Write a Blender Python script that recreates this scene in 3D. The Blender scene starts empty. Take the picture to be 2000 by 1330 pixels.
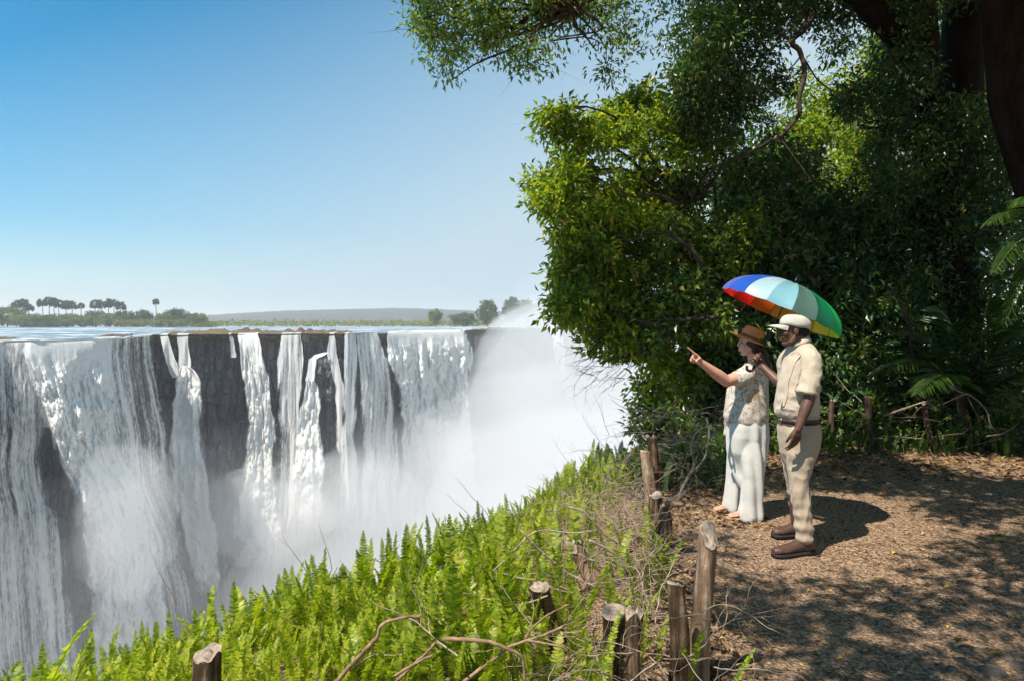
import bpy, bmesh, math, random
import numpy as np
from mathutils import Vector, Matrix
R = math.radians
sc = bpy.context.scene
col = sc.collection

# ------------------------------------------------------------ camera
CAM_Z = 1.72
PITCH = math.atan(35.0 / 1333.0)
cam_d = bpy.data.cameras.new("camera"); cam = bpy.data.objects.new("camera", cam_d); col.objects.link(cam)
cam.location = (0, 0, CAM_Z); cam.rotation_euler = (math.pi/2 - PITCH, 0, 0)
cam_d.lens = 24.0; cam_d.sensor_width = 36.0; cam_d.clip_start = 0.05; cam_d.clip_end = 20000
sc.camera = cam
# ------------------------------------------------------------ light
SUN_EL, SUN_AZ = R(60), R(231)          # azimuth clockwise from +Y (view direction): sun to the left, a little behind
world = bpy.data.worlds.new("World"); sc.world = world; world.use_nodes = True
wn = world.node_tree; wn.nodes.clear()
w_out = wn.nodes.new("ShaderNodeOutputWorld"); w_bg = wn.nodes.new("ShaderNodeBackground")
w_sky = wn.nodes.new("ShaderNodeTexSky"); w_sky.sky_type = 'NISHITA'; w_sky.sun_disc = False
w_sky.sun_elevation = SUN_EL; w_sky.sun_rotation = SUN_AZ
w_sky.altitude = 900; w_sky.air_density = 1.0; w_sky.dust_density = 1.2; w_sky.ozone_density = 2.0
w_hsv = wn.nodes.new("ShaderNodeHueSaturation"); w_hsv.inputs["Saturation"].default_value = 2.0
w_hsv.inputs["Hue"].default_value = 0.480
wn.links.new(w_sky.outputs[0], w_hsv.inputs["Color"]); w_gam = wn.nodes.new("ShaderNodeGamma"); w_gam.inputs[1].default_value = 1.0; wn.links.new(w_hsv.outputs[0], w_gam.inputs[0]); 
# pale haze in the sky: thickens towards the horizon and towards the sunlit spray on the right
w_tc = wn.nodes.new("ShaderNodeTexCoord"); w_sep = wn.nodes.new("ShaderNodeSeparateXYZ"); wn.links.new(w_tc.outputs["Generated"], w_sep.inputs[0])
def w_math(op, a, b, clamp=False):
    nd = wn.nodes.new("ShaderNodeMath"); nd.operation = op; nd.use_clamp = clamp
    for i, q in enumerate((a, b)):
        if isinstance(q, bpy.types.NodeSocket): wn.links.new(q, nd.inputs[i])
        else: nd.inputs[i].default_value = q
    return nd.outputs[0]
w_f = w_math('ADD', w_math('ADD', w_math('MULTIPLY', w_sep.outputs[0], 1.15), 1.34), w_math('MULTIPLY', w_sep.outputs[2], -2.2))
w_f = w_math('MULTIPLY', w_math('MAXIMUM', w_f, 0.0, False), 1.0, True)
w_mix = wn.nodes.new("ShaderNodeMix"); w_mix.data_type = 'RGBA'; wn.links.new(w_f, w_mix.inputs[0]); wn.links.new(w_gam.outputs[0], w_mix.inputs[6]); w_mix.inputs[7].default_value = (3.3, 4.35, 5.0, 1)
wn.links.new(w_mix.outputs[2], w_bg.inputs[0]); wn.links.new(w_bg.outputs[0], w_out.inputs[0])
w_bg.inputs[1].default_value = 0.096
sun_d = bpy.data.lights.new("sun", 'SUN'); sun_d.energy = 5.0; sun_d.angle = R(0.53); sun_d.color = (1.0, 0.94, 0.84)
sun = bpy.data.objects.new("sun", sun_d); col.objects.link(sun)
SUN_DIR = Vector((math.sin(SUN_AZ)*math.cos(SUN_EL), math.cos(SUN_AZ)*math.cos(SUN_EL), math.sin(SUN_EL)))
sun.rotation_euler = SUN_DIR.to_track_quat('Z', 'Y').to_euler()
vs = sc.view_settings
vs.view_transform = 'Standard'; vs.look = 'None'; vs.exposure = 0.70; vs.gamma = 1.0; vs.use_curve_mapping = False
cy = sc.cycles
cy.use_denoising = True
try: cy.denoiser = 'OPENIMAGEDENOISE'
except Exception: pass
cy.max_bounces = 8; cy.diffuse_bounces = 3; cy.glossy_bounces = 2; cy.transmission_bounces = 4
cy.transparent_max_bounces = 16; cy.volume_bounces = 4
cy.use_adaptive_sampling = True; cy.adaptive_threshold = 0.02
cy.sample_clamp_indirect = 4.0
sc.render.use_persistent_data = False

# ------------------------------------------------------------ helpers
_cp, _sp = math.cos(PITCH), math.sin(PITCH)
def P(u, v, d):
    """point of the world that the photo shows at pixel (u, v), d metres away along +Y"""
    rx = (u-1000)/1333.0; ry = (665-v)/1333.0
    y = _cp + ry*_sp; z = -_sp + ry*_cp
    k = d/y
    return Vector((rx*k, d, CAM_Z + z*k))
def tag(o, label=None, cat=None, group=None, kind=None):
    if label: o["label"] = label
    if cat: o["category"] = cat
    if group: o["group"] = group
    if kind: o["kind"] = kind
    return o
def empty(name, loc=(0, 0, 0), label=None, cat=None, group=None):
    o = bpy.data.objects.new(name, None); col.objects.link(o); o.location = loc; o.empty_display_size = 0.2
    return tag(o, label, cat, group)
def link(name, me, parent=None):
    o = bpy.data.objects.new(name, me); col.objects.link(o)
    if parent is not None:
        o.parent = parent; o.matrix_parent_inverse = Matrix.Translation(-Vector(parent.location))
    return o
def mesh_np(name, V, F, mat, parent=None, smooth=True, attrs=None):
    """V (n,3); F list of face arrays (m,3)/(m,4) or one array"""
    V = np.asarray(V, dtype=np.float32)
    Fs = F if isinstance(F, list) else [F]
    Fs = [np.asarray(f, dtype=np.int32) for f in Fs if len(f)]
    loops = np.concatenate([f.ravel() for f in Fs])
    tot = np.concatenate([np.full(len(f), f.shape[1], np.int32) for f in Fs])
    start = np.concatenate([[0], np.cumsum(tot)[:-1]]).astype(np.int32)
    me = bpy.data.meshes.new(name)
    me.vertices.add(len(V)); me.vertices.foreach_set("co", V.ravel())
    me.loops.add(len(loops)); me.loops.foreach_set("vertex_index", loops)
    me.polygons.add(len(tot)); me.polygons.foreach_set("loop_start", start)
    try: me.polygons.foreach_set("loop_total", tot)
    except Exception: pass
    me.polygons.foreach_set("use_smooth", np.full(len(tot), smooth, dtype=bool))
    me.update(calc_edges=True)
    if attrs:
        for k, a in attrs.items():
            at = me.attributes.new(k, 'FLOAT', 'POINT'); at.data.foreach_set("value", np.asarray(a, np.float32).ravel())
    for m in (mat if isinstance(mat, (list, tuple)) else [mat]): me.materials.append(m)
    return link(name, me, parent)
def grid_faces(nr, nc, wrap=False):
    r = np.arange(nr-1)[:, None]; c = np.arange(nc if wrap else nc-1)[None, :]
    c2 = (c+1) % nc
    return np.stack([r*nc+c, r*nc+c2, (r+1)*nc+c2, (r+1)*nc+c], -1).reshape(-1, 4)
def _h(ix, iy, iz, s):
    n = (ix*374761393 + iy*668265263 + iz*2147483647 + s*974634777) & 0xFFFFFFFF
    n = ((n ^ (n >> 13))*1274126177) & 0xFFFFFFFF
    n = ((n ^ (n >> 16))*2246822519) & 0xFFFFFFFF
    return ((n ^ (n >> 15)) & 0xFFFFFF)/float(0xFFFFFF)*2-1
def vn(x, y, z, s=0):
    x, y, z = np.broadcast_arrays(np.asarray(x, float), np.asarray(y, float), np.asarray(z, float))
    fx, fy, fz = np.floor(x), np.floor(y), np.floor(z)
    ix, iy, iz = fx.astype(np.int64), fy.astype(np.int64), fz.astype(np.int64)
    tx, ty, tz = x-fx, y-fy, z-fz
    tx, ty, tz = tx*tx*(3-2*tx), ty*ty*(3-2*ty), tz*tz*(3-2*tz)
    r = 0
    for a in (0, 1):
        for b in (0, 1):
            for c in (0, 1):
                r = r + _h(ix+a, iy+b, iz+c, s)*(tx if a else 1-tx)*(ty if b else 1-ty)*(tz if c else 1-tz)
    return r
def fbm(x, y, z, o=4, s=0, g=0.5):
    r = 0; a = 1.0; t = 0
    for i in range(o):
        k = 2.03**i
        r = r + a*vn(np.asarray(x)*k+i*17.3, np.asarray(y)*k-i*9.1, np.asarray(z)*k+i*3.7, s+i); t += a; a *= g
    return r/t
def smst(a, b, x):
    t = np.clip((x-a)/(b-a), 0, 1); return t*t*(3-2*t)

# ---- materials
class NT:
    def __init__(s, name):
        s.m = bpy.data.materials.new(name); s.m.use_nodes = True; s.t = s.m.node_tree; s.t.nodes.clear()
        s.out = s.n("OutputMaterial")
    def n(s, ty, **kw):
        nd = s.t.nodes.new("ShaderNode"+ty)
        for k, v in kw.items():
            if k in nd.inputs: s.set(nd.inputs[k], v)
            else: setattr(nd, k, v)
        return nd
    def set(s, sock, v):
        if isinstance(v, bpy.types.NodeSocket): s.t.links.new(v, sock)
        else:
            if isinstance(v, (tuple, list)) and len(v) == 3 and sock.type == 'RGBA': v = (*v, 1)
            sock.default_value = v
    def math(s, op, a, b=0.0, clamp=False):
        nd = s.t.nodes.new("ShaderNodeMath"); nd.operation = op; nd.use_clamp = clamp
        s.set(nd.inputs[0], a); s.set(nd.inputs[1], b); return nd.outputs[0]
    def noise(s, vec, scale=5, detail=4, rough=0.5, dist=0.0):
        nd = s.t.nodes.new("ShaderNodeTexNoise"); s.set(nd.inputs["Scale"], scale); s.set(nd.inputs["Detail"], detail)
        s.set(nd.inputs["Roughness"], rough); s.set(nd.inputs["Distortion"], dist)
        if vec is not None: s.t.links.new(vec, nd.inputs["Vector"])
        return nd.outputs[0]
    def map(s, scale=(1, 1, 1), vec=None, rot=(0, 0, 0)):
        nd = s.t.nodes.new("ShaderNodeMapping"); nd.inputs["Scale"].default_value = scale; nd.inputs["Rotation"].default_value = rot
        s.t.links.new(vec if vec is not None else s.coord(), nd.inputs["Vector"]); return nd.outputs[0]
    def coord(s, which="Object"):
        return s.t.nodes.new("ShaderNodeTexCoord").outputs[which]
    def ramp(s, fac, stops, interp='LINEAR'):
        nd = s.t.nodes.new("ShaderNodeValToRGB"); cr = nd.color_ramp; cr.interpolation = interp
        while len(cr.elements) > 1: cr.elements.remove(cr.elements[-1])
        for i, (p, c) in enumerate(stops):
            e = cr.elements[0] if i == 0 else cr.elements.new(p)
            e.position = p; e.color = (*c, 1) if len(c) == 3 else c
        s.t.links.new(fac, nd.inputs[0]); return nd.outputs[0]
    def mix(s, f, a, b, mode='MIX'):
        nd = s.t.nodes.new("ShaderNodeMix"); nd.data_type = 'RGBA'; nd.blend_type = mode
        s.set(nd.inputs[0], f); s.set(nd.inputs[6], a); s.set(nd.inputs[7], b); return nd.outputs[2]
    def attr(s, name): 
        nd = s.t.nodes.new("ShaderNodeAttribute"); nd.attribute_name = name; return nd.outputs["Fac"]
    def isl(s):
        return s.t.nodes.new("ShaderNodeNewGeometry").outputs["Random Per Island"]
    def bump(s, h, strength=0.5, dist=0.02):
        nd = s.t.nodes.new("ShaderNodeBump"); s.set(nd.inputs["Height"], h); s.set(nd.inputs["Strength"], strength); s.set(nd.inputs["Distance"], dist)
        return nd.outputs[0]
    def pbr(s, colr, rough=0.7, normal=None, spec=0.3, **kw):
        nd = s.t.nodes.new("ShaderNodeBsdfPrincipled"); s.set(nd.inputs["Base Color"], colr); s.set(nd.inputs["Roughness"], rough)
        s.set(nd.inputs["Specular IOR Level"], spec)
        if normal is not None: s.t.links.new(normal, nd.inputs["Normal"])
        for k, v in kw.items(): s.set(nd.inputs[k], v)
        return nd.outputs[0]
    def mixsh(s, f, a, b):
        nd = s.t.nodes.new("ShaderNodeMixShader"); s.set(nd.inputs[0], f); s.t.links.new(a, nd.inputs[1]); s.t.links.new(b, nd.inputs[2]); return nd.outputs[0]
    def done(s, sh=None, vol=None):
        if sh is not None: s.t.links.new(sh, s.out.inputs[0])
        if vol is not None: s.t.links.new(vol, s.out.inputs[1])
        return s.m
# ---- tubes
def tube_np(pts, rads, seg=8, cap=True, rough=0.0, rng=None, twist=0.0):
    """closed tapered tube through pts; returns V, F(list of quad/tri arrays)"""
    pts = np.asarray([tuple(p) for p in pts], float); n = len(pts); rads = np.asarray(rads, float)
    tg = np.gradient(pts, axis=0); tg /= np.linalg.norm(tg, axis=1)[:, None]+1e-9
    ref = np.array([0.0, 0, 1]) if abs(tg[0][2]) < 0.9 else np.array([1.0, 0, 0])
    a = np.cross(tg[0], ref); a /= np.linalg.norm(a)
    V = []
    for i in range(n):
        a = a - tg[i]*np.dot(a, tg[i]); a /= np.linalg.norm(a)+1e-9
        b = np.cross(tg[i], a)
        th = np.linspace(0, 2*np.pi, seg, endpoint=False)+twist*i
        r = rads[i]*np.ones(seg)
        if rough and rng is not None: r = r*(1+rough*rng.uniform(-1, 1, seg))
        V.append(pts[i]+np.outer(np.cos(th)*r, a)+np.outer(np.sin(th)*r, b))
    V = np.concatenate(V); F = [grid_faces(n, seg, True)]
    if cap:
        V = np.vstack([V, pts[0], pts[-1]]); c0, c1 = n*seg, n*seg+1
        i = np.arange(seg); j = (i+1) % seg
        F.append(np.stack([np.full(seg, c0), j, i], 1)); F.append(np.stack([np.full(seg, c1), (n-1)*seg+i, (n-1)*seg+j], 1))
    return V, F
class Geo:
    def __init__(s): s.V = []; s.Q = []; s.T = []; s.n = 0; s.A = []
    def add(s, V, F, a=0.0):
        V = np.asarray(V, float)
        for f in (F if isinstance(F, list) else [F]):
            f = np.asarray(f)
            if len(f) == 0: continue
            (s.Q if f.shape[1] == 4 else s.T).append(f+s.n)
        s.V.append(V); s.n += len(V); s.A.append(np.full(len(V), a) if np.isscalar(a) else a); return s
    def tube(s, pts, rads, seg=8, a=0.0, **k):
        V, F = tube_np(pts, rads, seg, **k); return s.add(V, F, a)
    def faces(s):
        out = []
        if s.Q: out.append(np.concatenate(s.Q))
        if s.T: out.append(np.concatenate(s.T))
        return out
    def build(s, name, mat, parent=None, smooth=True, attr=None):
        return mesh_np(name, np.concatenate(s.V), s.faces(), mat, parent, smooth, {attr: np.concatenate(s.A)} if attr else None)
def spline(pts, n):
    """Catmull-Rom resample"""
    p = np.asarray([tuple(q) for q in pts], float)
    if len(p) < 3: return np.array([p[0]+(p[-1]-p[0])*t for t in np.linspace(0, 1, n)])
    pp = np.vstack([2*p[0]-p[1], p, 2*p[-1]-p[-2]])
    out = []
    for t in np.linspace(0, len(p)-1-1e-6, n):
        i = int(t); f = t-i; a, b, c, d = pp[i], pp[i+1], pp[i+2], pp[i+3]
        out.append(0.5*((2*b)+(-a+c)*f+(2*a-5*b+4*c-d)*f*f+(-a+3*b-3*c+d)*f**3))
    return np.array(out)
# ============================================================ river, gorge and falls
Z_RIV = -1.48
def lipd(u):
    return np.interp(u, [-500, -200, 0, 60, 180, 240, 300, 480, 680, 760, 900, 1000, 1150, 1500, 1900],
                        [62, 80, 100, 104, 118, 128, 160, 170, 176, 196, 236, 300, 340, 420, 470])
def lipxy(u):
    d = lipd(u); return (np.asarray(u)-1000)/1333.0*d, d
def vz(v, d):    # height of a pixel row at depth d
    ry = (665-np.asarray(v, float))/1333.0
    return CAM_Z+(-_sp+ry*_cp)/(_cp+ry*_sp)*d
def rock_mat():
    t = NT("basalt_rock")
    c = t.noise(t.map((0.5, 0.1, 0.06)), 1.6, 9, 0.7)
    c2 = t.noise(t.map((0.3, 0.3, 0.5)), 0.3, 5, 0.6)
    colr = t.ramp(c, [(0.3, (0.036, 0.038, 0.044)), (0.5, (0.105, 0.105, 0.115)), (0.7, (0.23, 0.21, 0.20))])
    moss = t.ramp(t.attr("moss"), [(0.2, (0, 0, 0)), (0.7, (1, 1, 1))])
    colr = t.mix(moss, colr, t.ramp(c2, [(0.35, (0.05, 0.075, 0.018)), (0.6, (0.13, 0.085, 0.045))]))
    vo = t.n("TexVoronoi", feature='DISTANCE_TO_EDGE'); t.t.links.new(t.map((0.55, 0.55, 0.13)), vo.inputs["Vector"]); vo.inputs["Scale"].default_value = 1.0
    crk = t.ramp(vo.outputs["Distance"], [(0.0, (0.25,)*3), (0.06, (1,)*3)]); colr = t.mix(0.8, colr, crk, 'MULTIPLY')
    big = t.noise(t.map((0.05, 0.05, 0.02)), 1.0, 4, 0.6); colr = t.mix(1.0, colr, t.ramp(big, [(.35, (.65, .65, .7)), (.65, (1.35, 1.3, 1.25))]), 'MULTIPLY')
    return t.done(t.pbr(colr, 0.5, t.bump(t.math('ADD', c, t.math('MULTIPLY', t.math('MINIMUM', vo.outputs["Distance"], 0.15), 3.0)), 0.9, 1.4), 0.4))
M_ROCK = rock_mat()
def cliff():
    us = np.concatenate([np.arange(-460, 1000, 2.5), np.arange(1000, 1900, 9)]); zs = np.concatenate([np.linspace(Z_RIV+0.05, Z_RIV-58, 210), [-80, -95]])
    U, Zz = np.meshgrid(us, zs)
    d0 = lipd(U); drop = Z_RIV-Zz
    X0 = (U-1000)/1333*d0
    p1 = lambda *q: 0.5+0.5*vn(*q)
    colm = p1(X0*0.45, 0, 0, 5)*1.6+np.abs(vn(X0*1.1, Zz*0.04, 0, 6))*1.3+p1(X0*0.13, Zz*0.03, 1, 8)*3.6+np.abs(vn(X0*2.6, Zz*0.10, 3, 7))*0.6
    ledge = np.abs(fbm(X0*0.07, Zz*0.20, 3, 4, 9))*2.6+p1(X0*0.25, np.floor(Zz/4.5+vn(X0*0.2, 0, 0, 12)*0.8), 2, 13)*1.1
    brk = 0.5+fbm(X0*0.8, Zz*0.35, 7, 4, 10)*0.8
    off = (colm+ledge+brk-1.0)*smst(-0.3, 3, drop)
    D = d0+0.2+np.maximum(off, 0)-drop*0.03
    # shelves that stand out of the face
    for (uc, vc, w, h, dep) in ((366, 726, 22, 14, 5.0), (655, 700, 26, 16, 4.0), (305, 770, 22, 12, 4.0), (385, 745, 12, 10, 4.0)):
        vv = 665-((Zz-CAM_Z)/D)*1333-35
        D = D-dep*np.exp(-((U-uc)/w)**2)*smst(vc-h*0.4, vc+h*0.5, vv)*np.exp(-np.clip(vv-vc, 0, None)/110)
    X = (U-1000)/1333*D
    V = np.stack([X, D, Zz+smst(0.3, 0, drop)*0.0], -1).reshape(-1, 3)
    # rounded rocky top
    top = (vn(X0[0]*0.35, 3, 0, 21)*0.5+vn(X0[0]*1.1, 3, 0, 22)*0.35)
    moss = np.clip((1-smst(0, 4.5, drop))*0.95+fbm(X0*0.25, Zz*0.3, 4, 3, 31)*0.7-0.1, 0, 1)
    moss = np.where(drop > 18, moss*0.3, moss)
    return mesh_np("cliff", V, grid_faces(len(zs), len(us)), M_ROCK, attrs={"moss": moss.ravel()})
tag(cliff(), kind="structure")

# river surface: from the lip back to the far bank
def river():
    us = np.arange(-900, 2300, 6.0); ts = np.concatenate([np.linspace(0, 1, 70)**1.6, [1.4]])
    U, T = np.meshgrid(us, ts)
    d0 = lipd(U)+0.2; D = d0+(480-np.minimum(d0, 470))*T
    X = (U-1000)/1333*D
    rough = fbm(X*0.25, D*0.12, 0, 4, 40)*0.22*(1-0.7*T)
    Zz = Z_RIV+rough+0.25-0.1*smst(0, 0.05, T)
    t = NT("river_water")
    f = t.noise(t.map((0.05, 0.35, 1)), 1.0, 6, 0.65, 0.6)
    g = t.noise(t.map((0.01, 0.05, 1)), 1.0, 3, 0.5)
    foam = t.ramp(t.math('ADD', f, t.math('MULTIPLY', g, 0.5)), [(0.76, (0, 0, 0)), (0.90, (1, 1, 1))])
    c = t.mix(foam, t.ramp(f, [(0.3, (0.06, 0.10, 0.12)), (0.7, (0.16, 0.22, 0.25))]), (0.75, 0.77, 0.78))
    m = t.done(t.pbr(c, t.mix(foam, (0.35,)*3, (0.8,)*3), t.bump(f, 0.6, 0.5), 0.5))
    return tag(mesh_np("river", np.stack([X, D, Zz], -1).reshape(-1, 3), grid_faces(len(ts), len(us)), m), kind="structure")
river()
def far_ground():
    t = NT("savanna_ground")
    n = t.noise(t.map((0.012, 0.012, 0.012)), 1.0, 8, 0.65)
    c = t.ramp(n, [(0.35, (0.07, 0.085, 0.03)), (0.5, (0.14, 0.12, 0.055)), (0.68, (0.2, 0.15, 0.085))])
    m = t.done(t.pbr(c, 0.9))
    tag(mesh_np("plain", [(-5000, 425, -1.55), (5000, 425, -1.55), (9000, 9000, -1.55), (-9000, 9000, -1.55)], np.array([[0, 1, 2, 3]]), m), kind="structure")
    t = NT("hill_scrub")
    n = t.noise(t.map((0.02, 0.02, 0.03)), 1.0, 8, 0.7)
    c = t.ramp(n, [(0.35, (0.010, 0.014, 0.012)), (0.5, (0.030, 0.034, 0.026)), (0.68, (0.085, 0.07, 0.05))])
    m = t.done(t.pbr(c, 0.95, t.bump(n, 1.0, 14)))
    us = np.linspace(-700, 2700, 400); ts = np.linspace(0, 1, 26)
    U, T = np.meshgrid(us, ts)
    H = np.interp(us, [-700, 300, 430, 560, 700, 800, 870, 930, 1000, 1300, 2700], [22, 24, 30, 43, 50, 50, 47, 42, 38, 40, 30])[None, :]
    D = 1700+T*700; X = (U-1000)/1333*D
    Zz = -1.6+H*1.0*np.sin(T*np.pi/2)**0.8*(1+0.05*fbm(X*0.01, D*0.01, 0, 4, 50))+vn(X*0.09, D*0.09, 0, 51)*1.8*T
    tag(mesh_np("hills", np.stack([X, D, Zz], -1).reshape(-1, 3), grid_faces(26, 400), m), kind="structure")
    # gorge floor, and the pool the falls drop into
    m = NT("gorge_floor"); mm = m.done(m.pbr(m.ramp(m.noise(m.coord(), 0.2, 6), [(0.3, (0.03, 0.03, 0.03)), (0.7, (0.1, 0.1, 0.1))]), 0.7))
    tag(mesh_np("gorge_floor", [(-900, -300, -92), (1400, -300, -92), (1400, 700, -92), (-900, 700, -92)], np.array([[0, 1, 2, 3]]), mm), kind="structure")
far_ground()

def water_mat(name, streak, hole, tint, lo=0.30, hi=0.80, lowc=0.55):
    t = NT(name)
    cb = t.n("CombineXYZ"); t.set(cb.inputs[0], t.attr("sx")); t.set(cb.inputs[1], t.attr("sz")); t.set(cb.inputs[2], t.attr("sd"))
    co = cb.outputs[0]
    s1 = t.noise(t.map((0.9, 0.04, 1), co), 1.0, 8, 0.66, 0.4)
    s2 = t.noise(t.map((0.4, 0.22, 1), co), 1.0, 12, 0.78, 0.6)
    s3 = t.noise(t.map((4.0, 0.8, 1), co), 1.0, 6, 0.75, 0.4)
    tex = t.math('ADD', t.math('MULTIPLY', s1, streak), t.math('MULTIPLY', s2, 1-streak))
    d = t.attr("dens")
    a = t.math('ADD', t.math('MULTIPLY', t.math('SUBTRACT', tex, 0.5), hole), d)
    a = t.math('ADD', a, t.math('MULTIPLY', t.math('SUBTRACT', s3, 0.5), hole*0.45))
    al = t.ramp(a, [(lo, (0, 0, 0)), (hi, (1, 1, 1))], 'EASE')
    cc = t.math('ADD', t.math('MULTIPLY', tex, 0.7), t.math('MULTIPLY', s3, 0.3))
    c = t.ramp(cc, [(0.36, tuple(lowc*x for x in tint)), (0.48, tuple((0.5+0.5*lowc)*x for x in tint)), (0.58, (0.96, 0.94, 0.90))])
    nrm = t.bump(t.math('ADD', tex, t.math('MULTIPLY', s3, 0.35)), 0.40, 1.5)
    sh = t.pbr(c, 0.8, nrm, 0.1)
    tr = t.n("BsdfTranslucent"); t.set(tr.inputs[0], (0.85, 0.86, 0.86))
    sh = t.mixsh(0.38, sh, tr.outputs[0])
    tp = t.n("BsdfTransparent")
    return t.done(t.mixsh(al, tp.outputs[0], sh))
M_W1 = water_mat("falling_water_streaky", 0.8, 2.6, (0.98, 0.96, 0.92), 0.2, 0.85, 0.5)
M_W2 = water_mat("falling_water_foaming", 0.35, 1.2, (0.98, 0.97, 0.91), 0.22, 0.7, 0.85)
M_W3 = water_mat("falling_water_thin", 0.9, 1.6, (0.98, 0.96, 0.93))
def fall(edges, mat, label, lump=0.6, out=1.6, dens=0.8, fade=1010, gap=0.12, name="waterfall", start=True, seed=0, droop=1.0, roll=3.0):
    """edges: [(v, uL, uR), ...] outline read down the fall; the sheet leaves the lip and arcs outward"""
    e = np.array(edges, float)
    w = max(e[:, 2]-e[:, 1]); nc = int(max(8, w/1.3)); nr = int(max(14, (e[-1, 0]-e[0, 0])/1.5))
    q = np.linspace(0, 1, nc); vv = np.linspace(e[0, 0], e[-1, 0], nr)
    uL = np.interp(vv, e[:, 0], e[:, 1]); uR = np.interp(vv, e[:, 0], e[:, 2]); gr_ = np.clip((vv-e[0, 0])/120, 0, 1)*7+2; uL = uL-gr_; uR = uR+gr_
    wob = vn(vv*0.02, seed, 0, 61)*np.minimum(0.06*(uR-uL), 3.0)
    U = (uL+wob)[:, None]+(uR-uL)[:, None]*q[None, :]; VV = np.repeat(vv[:, None], nc, 1)
    utop = np.interp(q, [0, 1], [e[0, 1], e[0, 2]])[None, :]
    d0 = lipd(U*0.4+utop*0.6)
    Zf = vz(VV, d0); 
    vtop = 665-((Z_RIV+0.35-CAM_Z)/d0)*1333-35
    if start: VV = VV+(vtop-e[0, 0])*(1-smst(0, 40, VV-e[0, 0])); Zf = vz(VV, d0)
    drop = np.maximum(Z_RIV+0.35-Zf, 0)
    if start: o = out*np.sqrt(np.minimum(drop, 12)/4)+drop*0.10*droop-0.6
    else: o = out*1.3+(drop-drop[0:1])*0.10*droop+np.sqrt(np.maximum(drop-drop[0:1], 0))*0.8
    X = (U-1000)/1333*d0
    SXm = q[None, :]*w*np.mean(d0)/1333.0+0*Zf
    if mat is M_W2: lm = (fbm(SXm*0.18, Zf*0.05, seed, 4, 70)*2.2+fbm(SXm*0.45, Zf*0.22, seed+5, 5, 74, 0.6)*2.2)*lump*smst(0.5, 9, drop)
    else: lm = (fbm(SXm*0.22, Zf*0.035, seed, 4, 70)*2.4+(0.5-np.abs(fbm(SXm*0.5+fbm(SXm*.3, Zf*.1, 3, 2, 7)*.8, Zf*0.07, seed+5, 5, 74)))*1.4)*lump*smst(0.5, 9, drop)
    st = (fbm(X*0.9, Zf*0.045, seed+9, 4, 80))*0.9*smst(0, 4, drop)
    D = d0-o-lm-st*0.9
    X = (U-1000)/1333*D
    Zz = CAM_Z+(Zf-CAM_Z)*D/d0
    wl = (uR-uL)[:, None]
    edge = np.minimum(q, 1-q)[None, :]*(uR-uL)[:, None]
    ed = smst(0, 1, (edge+vn(X*0.5, Zf*0.12, seed, 88)*wl*gap*0.55+vn(X*1.7, Zf*0.4, seed, 89)*wl*gap*0.3)/np.maximum(1.8, wl*gap*(0.6+2.0*smst(0, 26, drop))))
    fd = 1-smst(fade-130, fade+60, VV)
    bro = 0.2*fbm(X*0.12, Zf*0.03, seed+2, 3, 90)
    A = (dens+bro)*ed*(0.35+0.65*fd)*(fd > 0.001)+(-0.3)*(1-ed)-(1-fd)*0.25
    top = []
    V = np.stack([X, D, Zz], -1); SX = np.repeat((q*w*np.mean(d0)/1333.0)[None, :]*1.0, nr, 0)*((uR-uL)[:, None]/w)**0.6; SZ = drop*1.0
    if start and roll:   # water running up to and rolling over the lip
        r = []; 
        for k, back in enumerate((roll, roll*0.6, roll*0.25)):
            dd = d0[0]+back; r.append(np.stack([(U[0]-1000)/1333*d0[0], dd, np.full(nc, Z_RIV+0.62-0.04*k)+vn(X[0]*0.6, back, 0, 93)*0.12], -1))
        V = np.concatenate([np.array(r), V]); A = np.concatenate([np.repeat(A[:1]*0.9+0.1, 3, 0), A]); nr += 3; SX = np.concatenate([np.repeat(SX[:1], 3, 0), SX]); SZ = np.concatenate([SZ[:1]-3, SZ[:1]-2, SZ[:1]-1, SZ])
    o = mesh_np(name, V.reshape(-1, 3), grid_faces(nr, nc), mat, attrs={"dens": A.ravel(), "sx": SX.ravel(), "sz": SZ.ravel(), "sd": np.full(A.size, seed*7.3)})
    return tag(o, label, "waterfall", "cascades of the falls")
fall([(674, -330, 78), (760, -330, 98), (850, -330, 88), (900, -330, 84), (1000, -330, 112), (1100, -330, 135), (1450, -330, 180)], M_W1,
     "broad grey streaky waterfall at the far left edge, nearest of all the falls", 0.7, 2.0, 0.66, 1400, 0.03, seed=1)
fall([(672, 36, 222), (720, 50, 225), (800, 72, 232), (900, 98, 250), (960, 120, 300), (1050, 135, 318), (1150, 150, 328), (1450, 170, 380)], M_W2,
     "massive foaming white waterfall with a greenish tinge pouring over the left lip", 1.5, 3.0, 0.9, 1400, 0.10, seed=2)
fall([(664, 196, 292), (740, 200, 300), (768, 205, 306), (840, 215, 326), (950, 225, 335), (1060, 270, 350), (1350, 320, 400)], M_W1,
     "ribbed curtain waterfall with dark gaps just right of the massive foaming one", 0.6, 1.4, 0.60, 1250, 0.06, seed=3)
fall([(657, 312, 326), (690, 324, 336), (737, 338, 350)], M_W2, "thin slanting white waterfall left of the short one that lands on a ledge", 0.15, 0.8, 1.05, 2000, 0.2, seed=4)
fall([(657, 348, 370), (690, 350, 366), (722, 348, 368)], M_W2, "short narrow white waterfall dropping onto a rock ledge", 0.2, 0.8, 1.1, 2000, 0.2, seed=5)
fall([(714, 354, 364), (722, 348, 378), (745, 338, 390), (790, 324, 398), (850, 316, 402), (950, 326, 414), (1050, 345, 428), (1160, 370, 440)], M_W2,
     "frothy cascade spreading below the rock ledge on the dark cliff", 0.8, 1.6, 0.80, 1180, 0.12, start=False, seed=6)
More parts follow.
